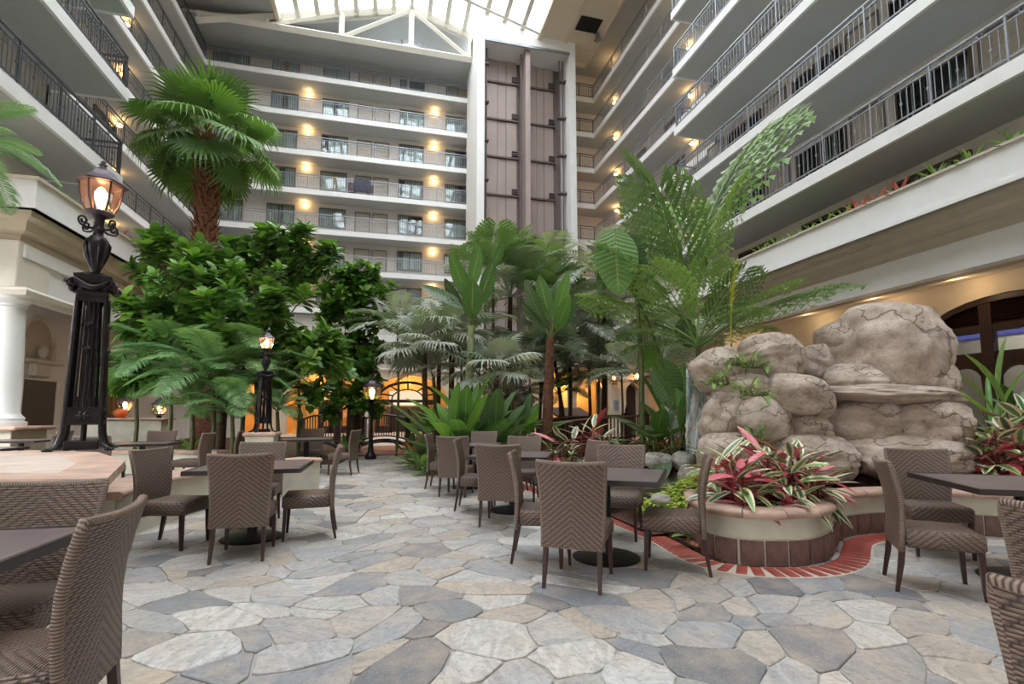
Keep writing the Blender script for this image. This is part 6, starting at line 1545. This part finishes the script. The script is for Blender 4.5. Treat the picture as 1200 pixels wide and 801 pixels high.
# --- broad banana-like leaves
BL = [leaf_blade(1.0, .30, 9, b_, f_, 1.7, .5).mesh('leaf', M['banana'], 180) for b_, f_ in ((.1, .25), (.35, .2), (.7, .15))]
BD = [leaf_blade(1.0, .30, 9, b_, f_, 1.7, .5).mesh('leaf', M['banana_dark'], 180) for b_, f_ in ((.1, .3), (.35, .25), (.6, .2))]
def big_leaf_plant(label, w, base_px, leaves, name='strelitzia', trunk=None, stalk='stalk', cat='plant'):
    """leaves: (u0, v0, u1, v1, width in px, depth offset of the tip, mesh, twist)"""
    b = pd(*base_px, w); O = Vector((b.x, b.y, 0)); t = thing(name, label, cat, O)
    foot = Vector((0, 0, 0))
    if trunk:
        pts = [Vector((0, 0, 0))]+[pd(u, v, w)-O for u, v in trunk[0]]; q = MB(); n = len(pts); q.tube(pts, [trunk[1]*(1-.35*i/(n-1)) for i in range(n)], 9); q.obj('trunk', M[trunk[2]], t, smooth=60); foot = pts[-1]
    for (u0, v0, u1, v1, wp, dw, me, tw) in leaves:
        a = pd(u0, v0, w+dw*.3)-O; e = pd(u1, v1, w+dw)-O; L = (e-a).length; W = wp*w/FPX*1.0
        view = -(pd((u0+u1)/2, (v0+v1)/2, w)-EYE).normalized(); nrm = view.copy(); nrm.rotate(Matrix.Rotation(R(tw), 3, (e-a).normalized()))
        lf = put('leaf', me, t, mtx=basis(a, e-a, nrm, (W/.30*1.05, L, L*.6)))
        q = MB(); st = foot if not trunk else foot-Vector((0, 0, .15)); mid = st.lerp(a, .6)+Vector((0, 0, .06)); q.tube([st, mid, a, a.lerp(e, .25)], [.03, .02, .014, .008], 6)
        q.obj('petiole', M[stalk], t, smooth=60)
    return t
big_leaf_plant('tall strelitzia with upright paddle leaves in the middle of the garden', 13.6, (548, 505),
    [(546, 362, 490, 328, 15, .3, BD[1], 30), (543, 361, 515, 326, 17, .5, BD[1], -40), (547, 345, 526, 294, 20, .4, BL[0], -35), (551, 338, 563, 288, 16, .2, BL[0], 20), (553, 372, 554, 328, 23, -.6, BL[0], 0), (563, 356, 580, 303, 19, .3, BL[0], 25), (578, 310, 591, 284, 12, .4, BL[0], 35), (549, 352, 538, 310, 16, .6, BD[0], -20)], trunk=([(550, 450), (552, 380)], .13, 'pale_stalk'))
big_leaf_plant('travellers palm with a fan of dark paddle leaves on a banana-like trunk', 12.6, (640, 508),
    [(638, 382, 614, 328, 17, .3, BD[0], -30), (645, 376, 631, 322, 19, .2, BL[0], -20), (650, 374, 667, 318, 17, .4, BL[0], 25), (655, 384, 684, 342, 15, .3, BD[0], 35), (642, 390, 608, 352, 13, .3, BD[0], -40), (649, 370, 655, 328, 17, .5, BD[0], 10), (652, 388, 668, 345, 15, -.3, BL[0], 20)], 'travellers_palm', trunk=([(643, 450), (645, 395)], .15, 'trunk'))
big_leaf_plant('banana with one huge torn leaf hanging beside the fishtail palm', 8.9, (752, 500),
    [(720, 268, 726, 342, 46, -.7, BL[1], -8), (738, 276, 752, 332, 30, -.5, BD[1], 40), (714, 300, 708, 338, 20, -.6, BD[2], -30), (775, 420, 790, 482, 34, -.4, BL[1], 10), (768, 400, 752, 438, 24, .3, BL[1], -20), (800, 372, 808, 410, 24, .1, BD[1], 15)], 'banana_plant', trunk=([(752, 430), (746, 340)], .05, 'stalk'))
def clump(label, w, base_px, n, L, W, meshes, name, seed, el0=80, el1=20, spread=.2, cat='plant', group=None):
    rnd = random.Random(seed); b = pd(*base_px, w); O = Vector((b.x, b.y, mound(b.x, b.y))); t = thing(name, label, cat, O, 0, group)
    for i in range(n):
        az = i*2.399+rnd.uniform(-.4, .4); el = R(el0-(el0-el1)*(i+.5)/n+rnd.uniform(-8, 8)); d = Vector((math.cos(az)*math.cos(el), math.sin(az)*math.cos(el), math.sin(el)))
        f0 = Vector((rnd.uniform(-1, 1)*spread, rnd.uniform(-1, 1)*spread, 0)); pl_ = L*rnd.uniform(.35, .75); a = f0+d*pl_+Vector((0, 0, pl_*.25)); L_ = L*rnd.uniform(.8, 1.15)
        fd = (d+Vector((0, 0, -.15))).normalized()
        lf = put('leaf', rnd.choice(meshes), t, mtx=basis(a, fd, Vector((-d.x*.4, -d.y*.4, 1)), (W/.30*rnd.uniform(.85, 1.15), L_, L_)))
        q = MB(); q.tube([f0, f0.lerp(a, .6)+Vector((0, 0, .03)), a], [.02, .014, .01], 5); q.obj('petiole', M['stalk'], t, smooth=60)
    return t
clump('leafy banana clump with long bright leaves below the tall strelitzia', 11.4, (540, 512), 28, 1.15, .34, BL, 'banana_clump', 51, 86, 30)
clump('second banana clump right of the tall strelitzia stalks', 11.8, (572, 512), 24, 1.1, .38, BD+BL[:1], 'banana_clump', 52, 84, 10)
clump('dark broad-leaved clump at the left foot of the strelitzia', 12.4, (508, 515), 22, .6, .28, BD, 'broadleaf_clump', 53, 75, 5)
clump('philodendron-like clump beside the waterfall', 8.6, (772, 516), 22, .62, .34, [BD[1], BD[2], BL[1]], 'philodendron', 54, 75, 0)
clump('tall thin-stalked ginger beside the waterfall', 8.3, (796, 512), 9, 1.0, .2, BL, 'ginger_plant', 55, 88, 60, .12)
clump('third banana clump of broad leaves behind the second centre table', 12.4, (610, 512), 22, .95, .4, BL+BD, 'banana_clump', 56, 82, 5)
clump('glossy broad-leaved clump left of the footbridge, behind the third table', 11.9, (548, 516), 22, .75, .36, BD+BL, 'broadleaf_clump', 57, 75, 0)
clump('bright banana clump between tall strelitzia and path gate', 12.6, (522, 510), 16, 1.0, .28, BL, 'banana_clump', 58, 86, 45)
LG = [leaf_blade(1.0, .30, 6, b_, .2, 1.5, .5).mesh('leaf', M['lowgreen'], 180) for b_ in (.3, .6)]
for i, (u, v, w, n, L, W, lab) in enumerate(((494, 520, 11.6, 16, .38, .2, 'low bright green plant at the left end of the centre row'), (508, 524, 10.9, 14, .36, .2, 'low green plant behind the leftmost centre chairs'), (610, 515, 12, 14, .45, .2, 'green ground plant left of the footbridge rail'), (640, 517, 12.2, 16, .4, .06, 'grassy tuft in front of the footbridge rail'),
     (660, 518, 12.0, 16, .42, .06, 'grassy tuft below the middle of the footbridge rail'), (410, 505, 15.0, 18, .6, .1, 'fern with bright arching leaves beside the path gate'), (590, 512, 12.4, 14, .5, .2, 'broad green plant behind the third centre table'), (480, 512, 14.5, 14, .5, .2, 'dark green plant right of the path gate'), (820, 605, 5.0, 8, .22, .1, 'small green seedling beside the bark chips'),
     (330, 512, 12.4, 12, .4, .12, 'small green plant between low wall and middle lamp'), (180, 505, 12.6, 14, .5, .2, 'green plant under the low lanterns'), (225, 508, 11.8, 14, .5, .18, 'green plant behind the planter wall below the palms'))):
    clump(lab, w, (u, v), n, L, W, LG if i not in (7,) else BD, 'ground_plant', 60+i, 75, 5, .1)
clump('orange-leaved croton at the right of the path gate', 13.5, (490, 506), 14, .45, .16, [leaf_blade(1, .3, 6, .3, .2).mesh('leaf', M['orange_leaf'], 180)], 'croton', 81, 80, 20, .12)
for i, (u, v, w) in enumerate(((740, 513, 10.5), (760, 518, 9.6), (790, 520, 8.6), (770, 522, 9.0))):
    clump(['dry orange-brown bromeliad left of the pond slabs', 'dry brown bromeliad above the pond slabs', 'reddish bromeliad at the foot of the waterfall', 'rust-coloured bromeliad between the pond slabs and the ginger'][i], w, (u, v), 12, .28, .07, [leaf_blade(1, .3, 5, .3, .2).mesh('leaf', M['orange_leaf'], 180)] if i != 1 else LG, 'bromeliad', 90+i, 70, 5, .06)
# rock plants
for u, v, w, lab in ((885, 452, 6.3, 'small trailing green plant in the cleft of the rock'), (858, 418, 7.0, 'tuft of thin green grass on the upper left boulder'), (885, 420, 6.9, 'second grass tuft on the upper left boulder'), (882, 508, 6.3, 'pair of spiky green sprouts at the foot of the rock'), (840, 440, 6.7, 'moss tuft on the left boulder above the waterfall')):
    p = pd(u, v, w); t = clump(lab, w, (u, v), 22, .16, .04, LG, 'rock_plant', int(u), 80, -20, .12); t.location = (p.x, p.y, p.z-.12)

# --- pink, cream and green planter plants
TR_ = [leaf_blade(1.0, .30, 7, b_, f_, 1.5, .55).mesh('leaf', M['trio'], 180) for b_, f_ in ((.2, .25), (.5, .2), (.85, .15))]
M['pink_stalk'] = plain('pink_stalk', srgb(190, 70, 84), .5, var=.15); M['maroon_stalk'] = plain('maroon_stalk', srgb(92, 44, 42), .5, var=.2)
def trio(label, spots, n, L, W, seed, zb=.37, pink=.7):
    rnd = random.Random(seed); O = Vector((spots[0][0], spots[0][1], zb)); t = thing('variegated_plant', label, 'plant', O)
    for s, (x, y, h) in enumerate(spots):
        f0 = Vector((x, y, zb))-O; top = f0+Vector((rnd.uniform(-.08, .08), rnd.uniform(-.08, .08), h)); q = MB(); q.tube([f0, f0.lerp(top, .5)+Vector((.01, 0, 0)), top], [.014, .012, .008], 6); q.obj('stem', M['pink_stalk' if rnd.random() < .35 else 'maroon_stalk'], t, smooth=60)
        for i in range(n):
            az = i*2.399+s; k = (i+.5)/n; a = f0.lerp(top, 1-.65*k); el = R(62-75*k+rnd.uniform(-12, 12))-.35; d = Vector((math.cos(az)*math.cos(el), math.sin(az)*math.cos(el), math.sin(el)))
            pl_ = L*.3; b_ = a+d*pl_; q = MB(); q.tube([a, b_], [.007, .004], 4); L_ = L*rnd.uniform(.75, 1.2)
            lf = put('leaf', TR_[min(2, int(k*3))], t, mtx=basis(b_, d, Vector((-d.x*.5, -d.y*.5, 1))+Vector((rnd.gauss(0, .3), rnd.gauss(0, .3), 0)), (W/.30, L_, L_)))
            put('petiole', q.mesh('petiole', M['pink_stalk'], 180), lf, mtx=lf.matrix_basis.inverted())
    return t
sp = []
rnd = random.Random(5)
for i in range(32):
    a = rnd.random()*6.28; r_ = math.sqrt(rnd.random()); sp.append((3.6+.62*r_*math.cos(a), 4.38+.42*r_*math.sin(a), rnd.uniform(.1, .5)))
trio('pink, cream and green variegated plant spilling over the curved planter', sp, 13, .33, .078, 6)
sp = [(pd(u, v, 9.4).x, pd(u, v, 9.4).y, h) for u, v, h in ((690, 545, .75), (668, 545, .55), (705, 548, .65), (722, 545, .5), (655, 540, .6), (698, 540, .85), (735, 545, .45), (680, 540, .7), (710, 540, .55), (645, 545, .4))]
trio('pink-centred variegated plant behind the pond table, before the footbridge', sp, 10, .42, .12, 7, .2)
sp = [(pd(u, v, 6.1).x, pd(u, v, 6.1).y, h) for u, v, h in ((1165, 560, .55), (1185, 555, .75), (1205, 560, .6), (1150, 560, .3), (1225, 560, .8), (1190, 565, .4), (1172, 555, .8), (1210, 550, .95), (1158, 552, .5), (1180, 562, .3), (1195, 550, .6), (1165, 548, .65), (1220, 560, .5), (1240, 555, .9))]
trio('dark green and pink variegated plant at the right edge, behind the right-hand table', sp, 15, .38, .13, 8, .3)
clump('upright green blades right of the rock', 6.9, (1150, 545), 14, .8, .08, LG, 'iris_clump', 110, 85, 40, .2)
clump('low bright green shrub right of the rock foot', 6.7, (1140, 560), 26, .25, .1, LG, 'ground_plant', 111, 80, 0, .3)
clump('yellow-tipped tall blades at the right edge', 7.4, (1178, 545), 10, 1.0, .09, LG, 'iris_clump', 112, 85, 50, .2)
clump('big-leaved green plant before the right window', 8.4, (1210, 530), 16, .9, .3, BD, 'broadleaf_clump', 113, 80, 20, .3)
# --- parapet planting
def tuft_mesh(n, L, W, mat, seed):
    rnd = random.Random(seed); q = MB()
    for i in range(n):
        az = i*2.4; el = R(85-75*(i+.5)/n); d = Vector((math.cos(az)*math.cos(el), math.sin(az)*math.cos(el), math.sin(el))); b = leaf_blade(L*rnd.uniform(.7, 1.1), W, 4, .4, .2, 1.6, .4); q.merge(b, basis(Vector((0, 0, 0)), d))
    return q
gt = leaf_blade(1.0, .12, 4, .4, .2, 1.6, .4).mesh('leaf', LG[0].materials[0], 180); rt_ = leaf_blade(1.0, .14, 4, .3, .2, 1.6, .4).mesh('leaf', M['flower_red'], 180)
def parapet_plant(loc, red, label, L=.42, n=16, seed=1):
    rnd = random.Random(seed); t = thing('bromeliad' if red else 'spider_plant', label, 'plant', loc, 0, 'parapet planting')
    for i in range(n):
        az = i*2.4; el = R(80-70*(i+.5)/n); d = Vector((math.cos(az)*math.cos(el), math.sin(az)*math.cos(el), math.sin(el))); put('leaf', rt_ if red else gt, t, mtx=basis(Vector((0, 0, 0)), d, Vector((0, 0, 1)), L*rnd.uniform(.75, 1.2)))
ys = [px(u, v, 12.55).y for u, v in ((1190, 170), (1140, 190), (1100, 205), (1055, 215), (1030, 228), (1008, 238), (990, 246), (968, 252), (950, 262), (930, 272), (912, 282), (895, 290))]
for i, y in enumerate(ys):
    red = i in (3, 4, 5)
    lab = (['coral bromeliad on the right parapet, nearest of three', 'coral bromeliad on the right parapet, middle of three', 'coral bromeliad on the right parapet, farthest of three'][i-3]) if red else f'{["first","second","third","x","x","x","fourth","fifth","sixth","seventh","eighth","ninth"][i]} green spider plant on the right parapet, counted from the right picture edge'
    parapet_plant((12.5, y, 6.76), red, lab, .55, 18, i)
for i in range(5): parapet_plant((12.5, 18.2+i*.8, 6.76), True, f'distant coral bromeliad on the right parapet, {["first","second","third","fourth","fifth"][i]} behind the fishtail palm', .5, 14, 40+i)
for i in range(9): parapet_plant((-8.05, 14.2+i*.8, 6.56), i > 3, f'{"coral" if i > 3 else "green"} plant on the left parapet, {["first","second","third","fourth","fifth","sixth","seventh","eighth","ninth"][i]} from the corner', .4, 14, 60+i)
print('objects', len(bpy.data.objects))
